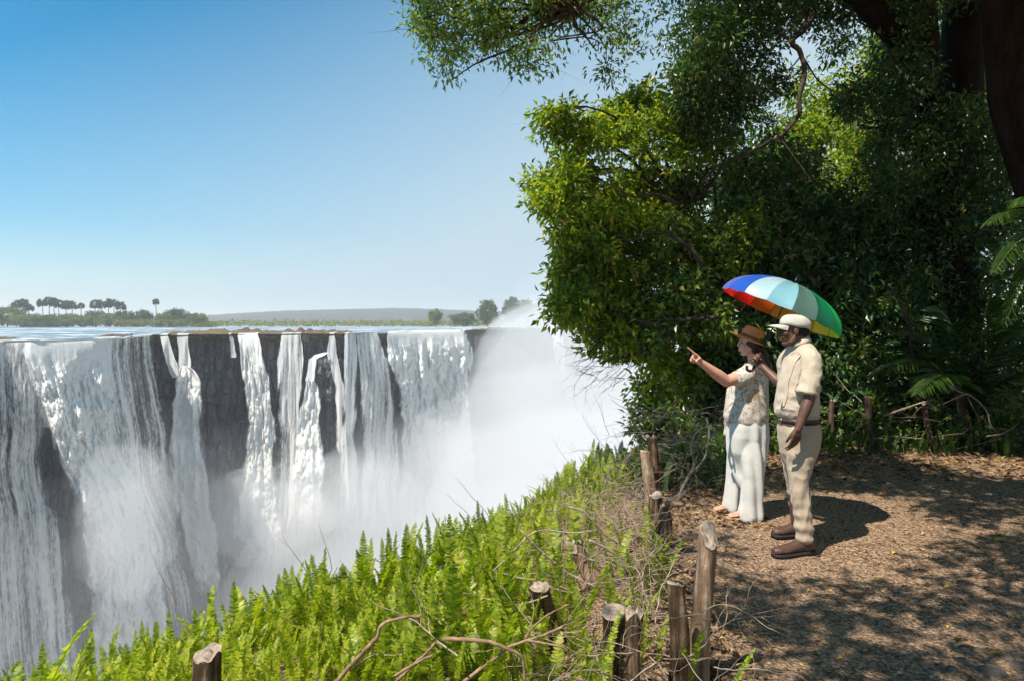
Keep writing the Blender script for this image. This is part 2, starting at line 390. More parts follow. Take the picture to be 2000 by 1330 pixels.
fall([(660, 446, 452), (675, 450, 456), (698, 452, 459)], M_W3, "hair thin trickle on the dark cliff face", 0.05, 0.4, 0.85, 2000, 0.3, seed=7)
fall([(656, 467, 502), (700, 472, 514), (750, 476, 524), (830, 478, 537), (900, 462, 548), (1000, 440, 562), (1100, 430, 580)], M_W2,
     "single tall white column of water between two bare black rock walls", 0.7, 1.6, 0.95, 1100, 0.14, seed=8)
fall([(655, 549, 591), (700, 545, 590), (750, 543, 590), (850, 540, 584), (900, 538, 592), (1050, 520, 600)], M_W1,
     "straight double column waterfall in the middle of the cliff", 0.4, 1.2, 0.85, 1060, 0.12, seed=9)
fall([(688, 634, 640), (693, 614, 632), (702, 602, 614), (744, 598, 610)], M_W2, "little side spill arching off a mossy rock", 0.1, 0.5, 0.95, 2000, 0.25, start=False, seed=10)
fall([(663, 643, 652), (692, 640, 656), (700, 642, 660), (750, 652, 666), (850, 655, 672), (930, 650, 680)], M_W3,
     "wispy thread of water running down beside a mossy rock", 0.2, 0.5, 0.95, 980, 0.25, seed=11)
fall([(736, 600, 610), (750, 594, 618), (780, 584, 627), (850, 568, 634), (930, 556, 644), (1040, 545, 655)], M_W2,
     "wedge shaped frothy cascade widening below the mossy rock", 0.8, 1.4, 0.85, 1040, 0.15, start=False, seed=12)
fall([(654, 674, 695), (750, 672, 692), (850, 664, 694), (950, 655, 712), (1030, 650, 725)], M_W1,
     "narrow straight waterfall left of the pair of rock slots", 0.3, 1.2, 0.9, 1030, 0.15, seed=13)
fall([(653, 696, 738), (700, 704, 756), (750, 708, 768), (850, 704, 778), (950, 695, 785), (1040, 690, 790)], M_W1,
     "leaning curtain waterfall between two dark rock slots", 0.4, 1.4, 0.85, 1040, 0.1, seed=14)
fall([(650, 748, 906), (680, 756, 918), (750, 770, 922), (850, 780, 930), (950, 770, 945), (1060, 760, 960)], M_W2,
     "huge bright white waterfall right of the cliff centre, wreathed in spray", 2.0, 3.0, 1.05, 1080, 0.08, seed=15, roll=6.0)
fall([(646, 1068, 1092), (665, 1078, 1100), (700, 1085, 1112), (760, 1090, 1125)], M_W2,
     "faint distant waterfall almost lost in spray next to the trees", 0.8, 2.0, 0.9, 760, 0.2, seed=16)

# spray: closed bodies of fine droplets standing in the gorge
def mist_mat(name, dens):
    t = NT(name)
    v = t.n("VolumePrincipled"); t.set(v.inputs["Color"], (0.915, 0.91, 0.905)); t.set(v.inputs["Density"], dens); t.set(v.inputs["Anisotropy"], 0.0)
    return t.done(None, v.outputs[0])
def spray_body(x0, x1, y0, y1, top, dens, label, n=70):
    """closed body: bumpy top given by top(x, y, u), flat foot in the gorge"""
    xs = np.linspace(x0, x1, n); ys = np.linspace(y0, y1, n)
    X, Y = np.meshgrid(xs, ys)
    H = top(X, Y, X/Y*1333+1000)
    e = np.minimum.reduce([(X-x0)/(x1-x0), (x1-X)/(x1-x0), (Y-y0)/(y1-y0), (y1-Y)/(y1-y0)])
    H = np.maximum(-89+(H+89)*smst(0, 0.10, e), -88)
    m = n*n
    V = np.concatenate([np.stack([X, Y, H], -1).reshape(-1, 3), np.stack([X, Y, np.full_like(X, -90)], -1).reshape(-1, 3)])
    g = grid_faces(n, n); F = [g, (g+m)[:, ::-1]]
    def side(idx):
        a, b = idx[:-1], idx[1:]
        return np.stack([a, a+m, b+m, b], 1)
    F += [side(np.arange(n)), side(np.arange(n-1, m, n)), side(np.arange(m-1, m-n-1, -1)), side(np.arange(m-n, -1, -n))]
    o = mesh_np("spray", V, F, mist_mat("spray_mist", dens))
    return tag(o, label, "spray", None, "stuff")
def lip_rocks():
    t = NT("lip_rock")
    n = t.noise(t.map((0.3, 0.3, 0.8)), 1.0, 7, 0.7)
    c = t.ramp(n, [(0.35, (0.05, 0.035, 0.028)), (0.5, (0.15, 0.09, 0.06)), (0.6, (0.11, 0.11, 0.04)), (0.75, (0.26, 0.19, 0.13))])
    m = t.done(t.pbr(c, 0.85, t.bump(n, 1, 0.6)))
    spec = [(296, 640, 0.6, 7, "long low reddish rock shelf topped with dry reeds, left of the single white column"), (560, 684, 0.4, 8, "brown reed covered rock shelf above the double column waterfall"),
            (-40, 46, 2.5, 7, "dark rock islet in the river at the far left edge"), (395, 470, 9, 5, "small brown rock bar in the river above the bare cliff"),
            (190, 262, 9, 6, "flat mossy rock behind the foaming left lip"), (905, 1062, 0.5, 9, "hazy rock shelf on the lip beyond the huge right waterfall"), (600, 690, 26, 8, "distant brown reed bar upstream of the cliff centre")]
    for i, (u0, u1, back, wd, lab) in enumerate(spec):
        nu, nw = 90, 14
        q = np.linspace(0, 1, nu)[:, None]; w = np.linspace(0, 1, nw)[None, :]
        U = u0+(u1-u0)*q+0*w; d = lipd(U)+back+wd*w*(1+0.3*vn(q*9, i, 0, 300))
        X = (U-1000)/1333*d
        h = np.sin(np.pi*np.clip(w, 0, 1))**0.7*np.sin(np.pi*q)**0.4*(0.75+0.5*fbm(X*0.35, d*0.3, i, 4, 301)+0.45*np.abs(vn(X*1.4, d*.6, i, 302)))
        Z = Z_RIV-0.3+h*(1.5 if i < 2 else 1.2)*(0.55+0.75*np.abs(vn(X*0.55, i, 0, 310)))+0.3
        tag(mesh_np("rock_shelf", np.stack([X, d, Z], -1).reshape(-1, 3), grid_faces(nu, nw)[:, ::-1], m), lab, "rock", "rock shelves in the river")
lip_rocks()

def spray_puff(u, v, d, r, dens, label, seed):
    c = np.array(P(u, v, d)); res = 30; th = np.linspace(0, np.pi, res); ph = np.linspace(0, 2*np.pi, res*2, endpoint=False); T, Ph = np.meshgrid(th, ph, indexing='ij')
    n = np.stack([np.sin(T)*np.cos(Ph), np.sin(T)*np.sin(Ph), np.cos(T)], -1); k = 1+0.45*fbm(n[..., 0]*1.6+seed, n[..., 1]*1.6, n[..., 2]*1.6, 5, 150+seed, 0.6)
    o = mesh_np("spray", (n*k[..., None]*np.array(r)+c).reshape(-1, 3), grid_faces(res, res*2, True)[:, ::-1], mist_mat("spray_puff", dens)); return tag(o, label, "spray", None, "stuff")
# ============================================================ our side of the gorge
EDGE = np.array([(-6.0, -6.0), (-4.3, 0.5), (-3.7, 2.3), (-2.66, 3.2), (-0.80, 4.9), (0.95, 8.2), (2.6, 12.0), (7.0, 22.0), (14, 40)])
def edge_s(x, y):
    """distance from the gorge edge, positive inland (to the right)"""
    x = np.asarray(x, float); y = np.asarray(y, float)
    best = np.full(np.broadcast(x, y).shape, 1e9); sg = np.ones_like(best)
    for a, b in zip(EDGE[:-1], EDGE[1:]):
        d = b-a; L = d@d
        t = np.clip(((x-a[0])*d[0]+(y-a[1])*d[1])/L, 0, 1)
        px, py = x-(a[0]+t*d[0]), y-(a[1]+t*d[1]); ds = np.hypot(px, py)
        s = np.sign(d[1]*px-d[0]*py); m = ds < best; best = np.where(m, ds, best); sg = np.where(m, s, sg)
    return best*sg
def path_x(y):    # left border of the trodden path
    return np.interp(y, [0, 2.8, 3.2, 4.2, 5.2, 6.3, 7.5, 9, 12], [0.7, 0.85, 0.95, 1.0, 1.1, 1.35, 1.9, 2.4, 3.4])
def ground_h(x, y):
    s = edge_s(x, y)
    h = -0.30*(1-smst(0.1, 1.7, s))
    o = np.maximum(-s, 0)
    h = h-0.5*o-1.2*np.clip(o-0.5, 0, 1.5)-14*np.clip(o-1.6, 0, 3)-3*np.clip(o-4.6, 0, 20)
    h = h+0.035*fbm(np.asarray(x)*0.9, np.asarray(y)*0.9, 0, 4, 400)
    px = path_x(y)
    h = h+0.05*smst(0.0, 0.25, px-x)*smst(-0.2, 0.5, s)          # bank rim along the path
    h = h+0.012*fbm(np.asarray(x)*7, np.asarray(y)*7, 0, 3, 401)
    h = h+0.25*smst(8.8, 12, y)*smst(0, 2, s)
    return np.maximum(h, -91)
def near_ground():
    xs = np.concatenate([np.linspace(-40, -3.2, 60), np.linspace(-3.1, 6, 300), np.linspace(6.2, 60, 90)])
    ys = np.concatenate([np.linspace(-30, 2.3, 50), np.linspace(2.35, 9.5, 240), np.linspace(9.7, 40, 90)])
    X, Y = np.meshgrid(xs, ys); Z = ground_h(X, Y)
    t = NT("path_earth")
    co = t.coord()
    big = t.noise(t.map((1, 1, 1), co), 1.3, 6, 0.6)
    fine = t.noise(co, 42, 8, 0.75)
    vor = t.n("TexVoronoi", feature='F1'); t.t.links.new(co, vor.inputs["Vector"]); vor.inputs["Scale"].default_value = 55; vor.inputs["Randomness"].default_value = 1
    vor2 = t.n("TexVoronoi", feature='DISTANCE_TO_EDGE'); t.t.links.new(co, vor2.inputs["Vector"]); vor2.inputs["Scale"].default_value = 24
    stone = t.math('MULTIPLY', vor.outputs["Distance"], 1.0)
    c = t.ramp(fine, [(0.34, (0.028, 0.018, 0.012)), (0.44, (0.16, 0.105, 0.065)), (0.52, (0.48, 0.325, 0.21)), (0.64, (0.78, 0.56, 0.385))])
    cell = t.ramp(vor.outputs["Color"], [(0.0, (0.55, 0.5, 0.48)), (0.5, (1.0, 0.95, 0.9)), (1.0, (1.3, 1.22, 1.12))])
    c = t.mix(0.8, c, cell, 'MULTIPLY')
    c = t.mix(t.ramp(big, [(0.45, (0, 0, 0)), (0.7, (0.45,)*3)]), c, (0.50, 0.33, 0.215))
    crack = t.ramp(vor2.outputs["Distance"], [(0.0, (0.25,)*3), (0.12, (1,)*3)])
    c = t.mix(0.55, c, crack, 'MULTIPLY')
    h = t.math('ADD', t.math('MULTIPLY', fine, 0.9), t.math('MULTIPLY', t.math('SUBTRACT', 1.0, stone), 0.7))
    m = t.done(t.pbr(c, 0.92, t.bump(h, 1.0, 0.034), 0.15))
    tag(mesh_np("ground", np.stack([X, Y, Z], -1).reshape(-1, 3), grid_faces(len(ys), len(xs)), m), kind="structure")
near_ground()
def on_ground(u, v):
    d = 3.0
    for _ in range(60):
        p = P(u, v, d); g = float(ground_h(p.x, p.y)); k = (CAM_Z-g)/(CAM_Z-p.z+1e-9); d = d*(0.5+0.5*k)
    return P(u, v, d)

# ---------------------------------------------------------------- leaf meshes
def leaf_mat(name, stops, trans=0.35, rough=0.45, tcol=None, spec=0.35):
    t = NT(name); r = t.isl(); c = t.ramp(r, stops)
    nz = t.noise(t.coord(), 0.9, 3, 0.6)
    c = t.mix(1.0, c, t.ramp(nz, [(0.35, (0.72, 0.76, 0.8)), (0.65, (1.25, 1.18, 0.95))]), 'MULTIPLY')
    a = t.pbr(c, rough, None, spec)
    tr = t.n("BsdfTranslucent"); tc = t.mix(1.0, c, tcol or (1.7, 1.75, 0.7), 'MULTIPLY'); t.t.links.new(tc, tr.inputs[0])
    return t.done(t.mixsh(trans, a, tr.outputs[0]))
def unit(v): return v/(np.linalg.norm(v, axis=-1, keepdims=True)+1e-9)
def leaves_np(pos, axis, nrm, L, W, fold=0.25, curl=0.15):
    """folded leaves: (n,3) arrays -> V (4n,3), tris"""
    n = len(pos); axis = unit(axis); side = unit(np.cross(axis, nrm)); up = np.cross(side, axis)
    L = np.asarray(L)[:, None]; W = np.asarray(W)[:, None]
    b = pos; mid = pos+axis*L*0.45; tip = pos+axis*L-up*L*curl
    l = mid+side*W*0.5+up*W*fold; r = mid-side*W*0.5+up*W*fold
    V = np.stack([b, r, tip, l], 1).reshape(-1, 3); i = np.arange(n)[:, None]*4
    return V, np.concatenate([i+[[0, 1, 2]], i+[[0, 2, 3]]])
def clumps(centers, rad, per, L, rng, asp=0.42, flat=0.75, droop=0.25, fold=0.25):
    k = len(centers); off = rng.normal(size=(k, per, 3)); off = off/np.linalg.norm(off, axis=2, keepdims=True)*rng.uniform(0.1, 1, (k, per, 1))**0.6
    rad = np.broadcast_to(np.asarray(rad, float).reshape(-1, 1, 1), (k, 1, 1))
    pos = (np.asarray(centers)[:, None, :]+off*rad*np.array([1, 1, flat])).reshape(-1, 3)
    ax = off.reshape(-1, 3)+rng.normal(size=pos.shape)*0.55; ax[:, 2] -= droop
    nr = rng.normal(size=pos.shape)*0.65+np.array([-0.15, -0.15, 1.0])
    Ls = L*rng.uniform(0.6, 1.25, len(pos))
    return leaves_np(pos, ax, nr, Ls, Ls*asp*rng.uniform(0.8, 1.2, len(pos)), fold)
# ---------------------------------------------------------------- sword ferns
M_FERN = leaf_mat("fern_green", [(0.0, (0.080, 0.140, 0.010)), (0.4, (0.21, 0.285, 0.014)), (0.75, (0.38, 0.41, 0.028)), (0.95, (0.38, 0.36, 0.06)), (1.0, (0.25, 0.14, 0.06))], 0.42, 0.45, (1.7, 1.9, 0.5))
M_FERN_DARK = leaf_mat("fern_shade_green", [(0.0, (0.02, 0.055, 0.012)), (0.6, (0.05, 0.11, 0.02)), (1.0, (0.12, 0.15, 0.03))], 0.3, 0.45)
def frond_np(rng, L=0.6, lean=0.4, curve=0.5, width=0.05, pairs=None, step=0.013):
    """one frond rooted at 0, leaning towards +X"""
    n = pairs or int(L/step); t = (np.arange(n)+0.5)/n
    ang = lean+curve*t**1.6
    ds = L/n; x = np.cumsum(np.sin(ang))*ds; z = np.cumsum(np.cos(ang))*ds
    c = np.stack([x, np.zeros(n), z], 1); tg = np.stack([np.sin(ang), 0*ang, np.cos(ang)], 1); up = np.stack([-np.cos(ang), 0*ang, np.sin(ang)], 1)
    prof = np.clip(np.sin(np.pi*np.clip(t*0.93+0.07, 0, 1))**0.55, 0.05, 1)*np.where(t < 0.14, smst(0.04, 0.14, t), 1)
    V = []; F = []
    for sgn in (1, -1):
        sd = np.array([0, sgn, 0.0])
        ll = width*prof*rng.uniform(0.85, 1.1, n)
        d = unit(sd[None]+tg*0.28+up*rng.uniform(-0.1, 0.3, n)[:, None]+rng.normal(size=(n, 3))*0.06)
        w = ds*0.46
        b0 = c-tg*w; b1 = c+tg*w; tip = c+d*ll[:, None]; m0 = c+d*ll[:, None]*0.62-tg*w*0.9; m1 = c+d*ll[:, None]*0.62+tg*w*0.9
        base = len(V)*5*n if False else sum(len(v) for v in V)
        V.append(np.stack([b0, m0, tip, m1, b1], 1).reshape(-1, 3))
        i = np.arange(n)[:, None]*5+base
        q = np.concatenate([i+[[0, 1, 3, 4]]]); tr = i+[[1, 2, 3]]
        F.append((q if sgn < 0 else q[:, ::-1], tr if sgn < 0 else tr[:, ::-1]))
    # rachis as a thin ribbon prism
    r = 0.0016; nn = n
    base = sum(len(v) for v in V)
    R_ = np.stack([c+np.array([0, r, 0]), c+np.array([0, -r, 0]), c-up*r*1.5], 1).reshape(-1, 3); V.append(R_)
    i = np.arange(nn-1)[:, None]*3+base
    rq = np.concatenate([i+[[0, 1, 4, 3]], i+[[1, 2, 5, 4]], i+[[2, 0, 3, 5]]])
    V = np.concatenate(V)
    return V, np.concatenate([F[0][0], F[1][0], rq]), np.concatenate([F[0][1], F[1][1]])
def place(Vt, p, az, s, roll=0.0):
    ca, sa = math.cos(az), math.sin(az); cr, sr = math.cos(roll), math.sin(roll)
    V = Vt*s; y = V[:, 1]*cr-V[:, 2]*sr*0.0; z = V[:, 2]+V[:, 1]*sr
    return np.stack([V[:, 0]*ca-y*sa, V[:, 0]*sa+y*ca, z], 1)+np.asarray(p)
rngF = np.random.default_rng(11)
FRONDS = [frond_np(rngF, rngF.uniform(0.40, 0.66), rngF.uniform(-0.05, 0.32), rngF.uniform(0.05, 0.6)*(1 if k % 4 else 2.4), rngF.uniform(0.038, 0.058), step=0.0165) for k in range(14)]
def add_frond(g, T, p, az, s, roll=0.0):
    V, q, t = T; W = place(V, p, az, s, roll); g.V.append(W); g.Q.append(q+g.n); g.T.append(t+g.n); g.A.append(np.zeros(len(W))); g.n += len(W)
def fern_bank():
    rng = np.random.default_rng(5); g = Geo(); cnt = 0
    while cnt < 2900:
        y = 1.9+7.2*rng.random()**1.25; x = rng.uniform(-3.8, 2.4)
        s = float(edge_s(x, y)); w = float(path_x(y))-x
        if s < -0.55 or w < 0.06: continue
        u = x/y*1333+1000
        if u < -220: continue
        dens = 1.0*smst(0.0, 0.7, w)*(0.35+0.65*smst(0.2, 1.3, w)) + 0.12
        if y > 4.6: dens *= 0.75
        if 0.0 < x < 1.0 and 3.0 < y < 5.2: dens *= 0.40       # twiggy, half bare patch by the posts
        if y < 2.6 and x > 0.1: dens *= 0.5
        if vn(x*1.3, y*1.3, 0, 500)*0.5+0.5 < 0.18: dens *= 0.35
        if rng.random() > dens: continue
        sc_ = rng.uniform(0.55, 1.0)*(1.0 if w > 0.6 else 0.75)*(0.85+0.3*vn(x*0.9, y*0.9, 0, 501))
        if y > 5.2: sc_ *= 0.9
        sc_ *= 1.1 if u < 320 else 1.06
        if y < 2.85 and x > -0.85: sc_ *= 0.5
        elif y < 3.4 and x > 0.1: sc_ *= 0.75
        add_frond(g, FRONDS[rng.integers(14)], (x, y, float(ground_h(x, y))-0.03), rng.uniform(0, 2*np.pi), sc_, rng.uniform(-0.3, 0.3)); cnt += 1
    tag(g.build("fern_bank", M_FERN, smooth=False), "bright green sword ferns crowding the gorge edge", "ferns", None, "stuff")
fern_bank()
def fern_plant(u, v, d, n, label, mat=None, sc_=1.0, spread=0.35, seed=0, zoff=0.0):
    rng = np.random.default_rng(900+seed); p = P(u, v, d); p = Vector((p.x, p.y, float(ground_h(p.x, p.y))-0.02+zoff)); e = empty("fern", p, label, "fern", "single ferns")
    for k in range(n):
        g = Geo(); T = frond_np(rng, rng.uniform(0.38, 0.6), rng.uniform(-0.02, spread), rng.uniform(0.1, 0.9), rng.uniform(0.03, 0.042))
        add_frond(g, T, (p.x+rng.normal()*0.02, p.y+rng.normal()*0.02, p.z), rng.uniform(0, 6.28), sc_*rng.uniform(0.75, 1.1)); g.build("frond", mat or M_FERN, e, smooth=False)
fern_plant(70, 1300, 2.55, 5, "fern standing tallest at the lower left corner against the waterfall", sc_=1.25, seed=1, spread=0.2)
fern_plant(1296, 1200, 4.3, 7, "upright bright fern between the knobbly post and the tall split post", sc_=0.95, spread=0.2, seed=2)
fern_plant(1345, 1300, 3.1, 4, "fern arching across the front of the tall split post", sc_=0.8, spread=0.7, seed=3)
fern_plant(1405, 1400, 2.9, 2, "small fern at the path edge right of the tall split post", sc_=0.75, spread=0.6, seed=4)
fern_plant(1230, 1300, 3.25, 6, "fern tucked behind the short stubby post", sc_=0.8, seed=5)
fern_plant(1168, 1330, 2.75, 6, "fern growing under the pale sawn stump", sc_=0.85, seed=6)

# ---------------------------------------------------------------- wooden posts
def wood_mat(name, a, b, c3):
    t = NT(name); co = t.coord()
    n = t.noise(t.map((26, 26, 2.2), co), 1.0, 7, 0.7, 0.4); n2 = t.noise(co, 7, 5, 0.65)
    fac = t.math('ADD', t.math('MULTIPLY', n, 0.65), t.math('MULTIPLY', n2, 0.35))
    col_ = t.ramp(fac, [(0.34, a), (0.5, b), (0.64, c3)])
    return t.done(t.pbr(col_, 0.9, t.bump(fac, 1.0, 0.035), 0.1))
M_BARK = wood_mat("post_bark", (0.014, 0.009, 0.006), (0.085, 0.052, 0.03), (0.36, 0.24, 0.15))
M_PALE = wood_mat("weathered_wood", (0.06, 0.04, 0.028), (0.27, 0.17, 0.10), (0.58, 0.45, 0.34))
def cut_mat():
    t = NT("sawn_wood"); co = t.coord()
    w = t.n("TexWave", wave_type='RINGS', rings_direction='Z'); t.t.links.new(co, w.inputs[0]); w.inputs["Scale"].default_value = 16; w.inputs["Distortion"].default_value = 3; w.inputs["Detail"].default_value = 3
    n = t.noise(co, 30, 6, 0.7)
    c = t.ramp(t.math('ADD', t.math('MULTIPLY', w.outputs[1], 0.08), t.math('MULTIPLY', n, 0.92)), [(0.3, (0.14, 0.10, 0.075)), (0.55, (0.33, 0.26, 0.20)), (0.8, (0.5, 0.42, 0.34))])
    return t.done(t.pbr(c, 0.9, t.bump(n, 0.8, 0.006), 0.1))
M_CUT = cut_mat()
def post(base, top, r0, r1, label, slant=(0, 0), jag=0.0, mat=None, seed=0, name="wooden_post", knob=0.0):
    base, top = Vector(base), Vector(top); ax = (top-base); L = ax.length; q = ax.to_track_quat('Z', 'Y').to_matrix().to_4x4(); q.translation = base
    rows, seg = 34, 30; th = np.linspace(0, 2*np.pi, seg, endpoint=False); s = seed*11.7
    Z = np.linspace(0, 1, rows)[:, None]+0*th[None]; T = th[None]+0*Z
    r = r0+(r1-r0)*Z; c, sn = np.cos(T), np.sin(T)
    r = r*(1+0.10*fbm(c*1.5+s, sn*1.5, Z*2, 3, 600)+0.09*fbm(c*5+s, sn*5, Z*1.1*L*3, 3, 601)+knob*np.maximum(0, vn(c*1.6+s, sn*1.6, Z*5, 602)))
    bx = 0.012*np.sin(Z*5+s); by = 0.012*np.cos(Z*4+s)
    zt = Z*L; cap = L+(c*slant[0]+sn*slant[1])*r1+jag*vn(c*2.2+s, sn*2.2, 0, 603)-jag
    zt = np.minimum(zt, cap-(1-Z)*0.003)
    V = np.stack([c*r+bx, sn*r+by, zt], -1).reshape(-1, 3)
    V = np.array([tuple(q @ Vector(v)) for v in V])
    e = mesh_np(name, V-np.array(base), grid_faces(rows, seg, True), mat or M_BARK); e.location = base
    # cut face: a child
    k = 7; VV = []; 
    for i in range(k):
        f = 1-i/k; rr = r[-1]*f
        zz = L+(c[-1]*f*slant[0]+sn[-1]*f*slant[1])*r1+jag*vn(c[-1]*2.2*f+s, sn[-1]*2.2*f, 0, 603)-jag+(0.004*vn(c[-1]*f*9, sn[-1]*f*9, s, 604) if i else 0.0)
        zz = np.minimum(zz, L) if i == 0 else zz
        VV.append(np.stack([c[-1]*rr+bx[-1], sn[-1]*rr+by[-1], zz], -1))
    VV = np.concatenate(VV+[np.array([[bx[-1, 0], by[-1, 0], L-jag]])]); VV = np.array([tuple(q @ Vector(v)) for v in VV])-np.array(base)
    F = [grid_faces(k, seg, True)]; i = np.arange(seg); F.append(np.stack([(k-1)*seg+i, (k-1)*seg+(i+1) % seg, np.full(seg, k*seg)], 1))
    cf = mesh_np("cut_face", VV, F, M_CUT); cf.parent = e
    return tag(e, label, "post", "old wooden fence posts")
def pp(u0, v0, u1, v1, d, w, label, lean=0.0, **k):
    """post whose top the photo shows at (u1,v1) and which runs down to (u0,v0)"""
    b = P(u0, v0, d); t = P(u1, v1, d+lean); ax = (t-b).normalized()
    g = float(ground_h(b.x, b.y)); 
    while b.z > g-0.06: b = b-ax*0.03
    r = w/2*d/1333.0
    return post(b, t, r*1.08, r*0.95, label, **k)
pp(1370, 1330, 1378, 1028, 3.2, 38, "tallest split post with a pale slanted top beside the trodden path", slant=(1.3, 0.3), jag=0.03, mat=M_PALE, seed=1)
pp(1322, 1330, 1322, 1136, 3.05, 37, "stout bark covered post just left of the tall split post", slant=(0.25, -0.3), jag=0.01, seed=2)
pp(1232, 1330, 1242, 1184, 2.9, 40, "short stubby post with a ragged top at the bottom of the bank", slant=(0.2, -0.2), jag=0.03, seed=3)
pp(1205, 1290, 1192, 1196, 3.05, 46, "stump with a pale round sawn face tipped toward the viewer", lean=-0.13, slant=(0, -0.1), seed=4, mat=M_BARK)
pp(1092, 1250, 1046, 1140, 3.5, 38, "leaning grey log post among the ferns with a rounded end", lean=-0.1, slant=(-0.3, -0.3), jag=0.02, seed=5)
pp(1150, 1110, 1112, 1052, 4.2, 34, "broken orange brown stump poking out of the dry twigs", slant=(-0.6, 0.3), jag=0.04, mat=M_PALE, seed=6)
pp(1290, 1090, 1282, 962, 5.1, 26, "crooked post with a crumbly top behind the bright upright fern", slant=(-0.3, 0), jag=0.02, seed=7, knob=0.35)
pp(1303, 1060, 1302, 985, 5.0, 20, "dark knobbly post with a sideways snag at its top", jag=0.02, seed=8, knob=0.6)
pp(1268, 980, 1262, 880, 6.2, 22, "pale topped post leaning on the dark broken one at the far end of the row", slant=(0.1, -0.3), mat=M_PALE, seed=9)
pp(1283, 990, 1270, 845, 6.35, 20, "dark broken post rising highest at the far end of the row", slant=(0.4, 0), jag=0.04, seed=10)
pp(408, 1400, 408, 1268, 2.35, 56, "thick dark stump at the bottom left among the ferns", slant=(0.15, -0.15), jag=0.02, seed=11)
M_BARKR = wood_mat("reddish_post_bark", (0.03, 0.018, 0.014), (0.12, 0.07, 0.05), (0.25, 0.16, 0.11))
pp(1702, 868, 1692, 772, 8.9, 13, "reddish post standing alone in the dark undergrowth behind the man", jag=0.02, mat=M_BARKR, seed=12)
pp(1626, 850, 1625, 780, 9.2, 11, "dim post in the undergrowth right behind the man", jag=0.02, mat=M_BARKR, seed=13)
pp(1820, 866, 1806, 786, 8.9, 10, "slanting thin post holding up a dead branch in the undergrowth", jag=0.02, mat=M_BARKR, seed=14)
pp(1888, 838, 1874, 768, 9.1, 18, "fat short post under the palm at the right of the undergrowth", jag=0.02, mat=M_BARK, seed=15)
# knob on the snag
def snag():
    g = Geo(); r = np.random.default_rng(3)
    g.tube([P(1300, 985, 4.98), P(1316, 984, 4.95), P(1336, 985, 4.9)], [0.028, 0.024, 0.012], 9, rough=0.25, rng=r)
    p = [o for o in col.objects if o.get("label", "").startswith("dark knobbly")][0]
    g.build("snag", M_PALE, p)
snag()

# ---------------------------------------------------------------- dead wood
def dead_mat(name, a, b):
    t = NT(name); n = t.noise(t.coord(), 20, 5, 0.7)
    return t.done(t.pbr(t.ramp(n, [(0.35, a), (0.65, b)]), 0.85, t.bump(n, 0.6, 0.004), 0.15))
M_TWIG = dead_mat("dry_twig", (0.13, 0.09, 0.065), (0.42, 0.33, 0.25))
M_BRANCH = dead_mat("dry_branch", (0.13, 0.075, 0.045), (0.36, 0.23, 0.14))
def px_branch(g, pts, d, r0, r1, rng, n=26, seg=8):
    p = spline([P(q[0], q[1], d+(q[2] if len(q) > 2 else 0)) for q in pts], n)
    p = p+rng.normal(size=p.shape)*r0*0.12
    g.tube(p, np.linspace(r0, r1, n)*(1+0.12*rng.uniform(-1, 1, n)), seg)
rb = np.random.default_rng(77)
g = Geo(); px_branch(g, [(640, 1350), (700, 1283), (735, 1245), (748, 1218), (790, 1205), (824, 1203)], 2.75, 0.0095, 0.006, rb)
px_branch(g, [(722, 1262), (728, 1275), (735, 1277)], 2.75, 0.004, 0.002, rb, 6)
tag(g.build("dead_branch", M_BRANCH), "smooth curved dead branch bending over in the ferns, left of the forked one", "branch", "dead branches")
g = Geo()
px_branch(g, [(865, 1247), (905, 1248), (950, 1252), (985, 1263), (1010, 1275), (1022, 1290), (1026, 1335)], 2.75, 0.0095, 0.006, rb)
px_branch(g, [(890, 1345), (920, 1320), (960, 1290), (990, 1266), (1020, 1253), (1060, 1240), (1098, 1224)], 2.77, 0.0085, 0.005, rb)
px_branch(g, [(1026, 1246), (1040, 1225), (1070, 1200), (1112, 1179)], 2.78, 0.006, 0.003, rb)
px_branch(g, [(1030, 1250), (1065, 1256), (1104, 1266), (1112, 1290)], 2.76, 0.006, 0.003, rb)
px_branch(g, [(760, 1345), (800, 1305), (835, 1272), (850, 1255)], 2.7, 0.008, 0.005, rb)
px_branch(g, [(770, 1320), (820, 1290), (846, 1278)], 2.68, 0.006, 0.004, rb)
tag(g.build("dead_branch", M_BRANCH), "forked dead branch lying over the ferns at the bottom centre", "branch", "dead branches")
g = Geo(); px_branch(g, [(955, 1122), (990, 1090), (1030, 1048), (1060, 1035), (1120, 1040), (1165, 1034)], 3.9, 0.006, 0.004, rb)
px_branch(g, [(1018, 1035), (1045, 1065), (1080, 1095), (1100, 1115), (1105, 1140), (1112, 1150)], 3.8, 0.006, 0.004, rb)
px_branch(g, [(985, 1120), (1010, 1127), (1050, 1134), (1085, 1150), (1130, 1160)], 3.6, 0.006, 0.003, rb)
px_branch(g, [(1150, 1055), (1180, 1068), (1210, 1090), (1225, 1130), (1240, 1170)], 3.7, 0.008, 0.003, rb)
px_branch(g, [(1110, 990), (1140, 1000), (1180, 1040), (1205, 1060)], 4.2, 0.007, 0.003, rb)
tag(g.build("dead_branch", M_TWIG), "pale dead branch sprawling above the leaning log post", "branch", "dead branches")
def walk(g, p, d, L, r, rng, wig=0.35, step=0.03, fork=0.05, depth=0, grav=-0.02, r1=0.3):
    n = max(4, int(L/step)); pts = [p.copy()]; d = d/np.linalg.norm(d)
    for i in range(n):
        d = d+rng.normal(size=3)*wig*0.35; d[2] += grav; d /= np.linalg.norm(d); p = p+d*step; pts.append(p.copy())
        if depth < 3 and rng.random() < fork and i > 1:
            walk(g, p.copy(), d+rng.normal(size=3)*0.7, L*(1-i/n)*0.8+0.05, r*(1-0.6*i/n)*0.7, rng, wig, step, fork, depth+1, grav, r1)
    g.tube(pts, np.linspace(r, r*r1, len(pts)), 4 if r < 0.003 else 5, cap=False)
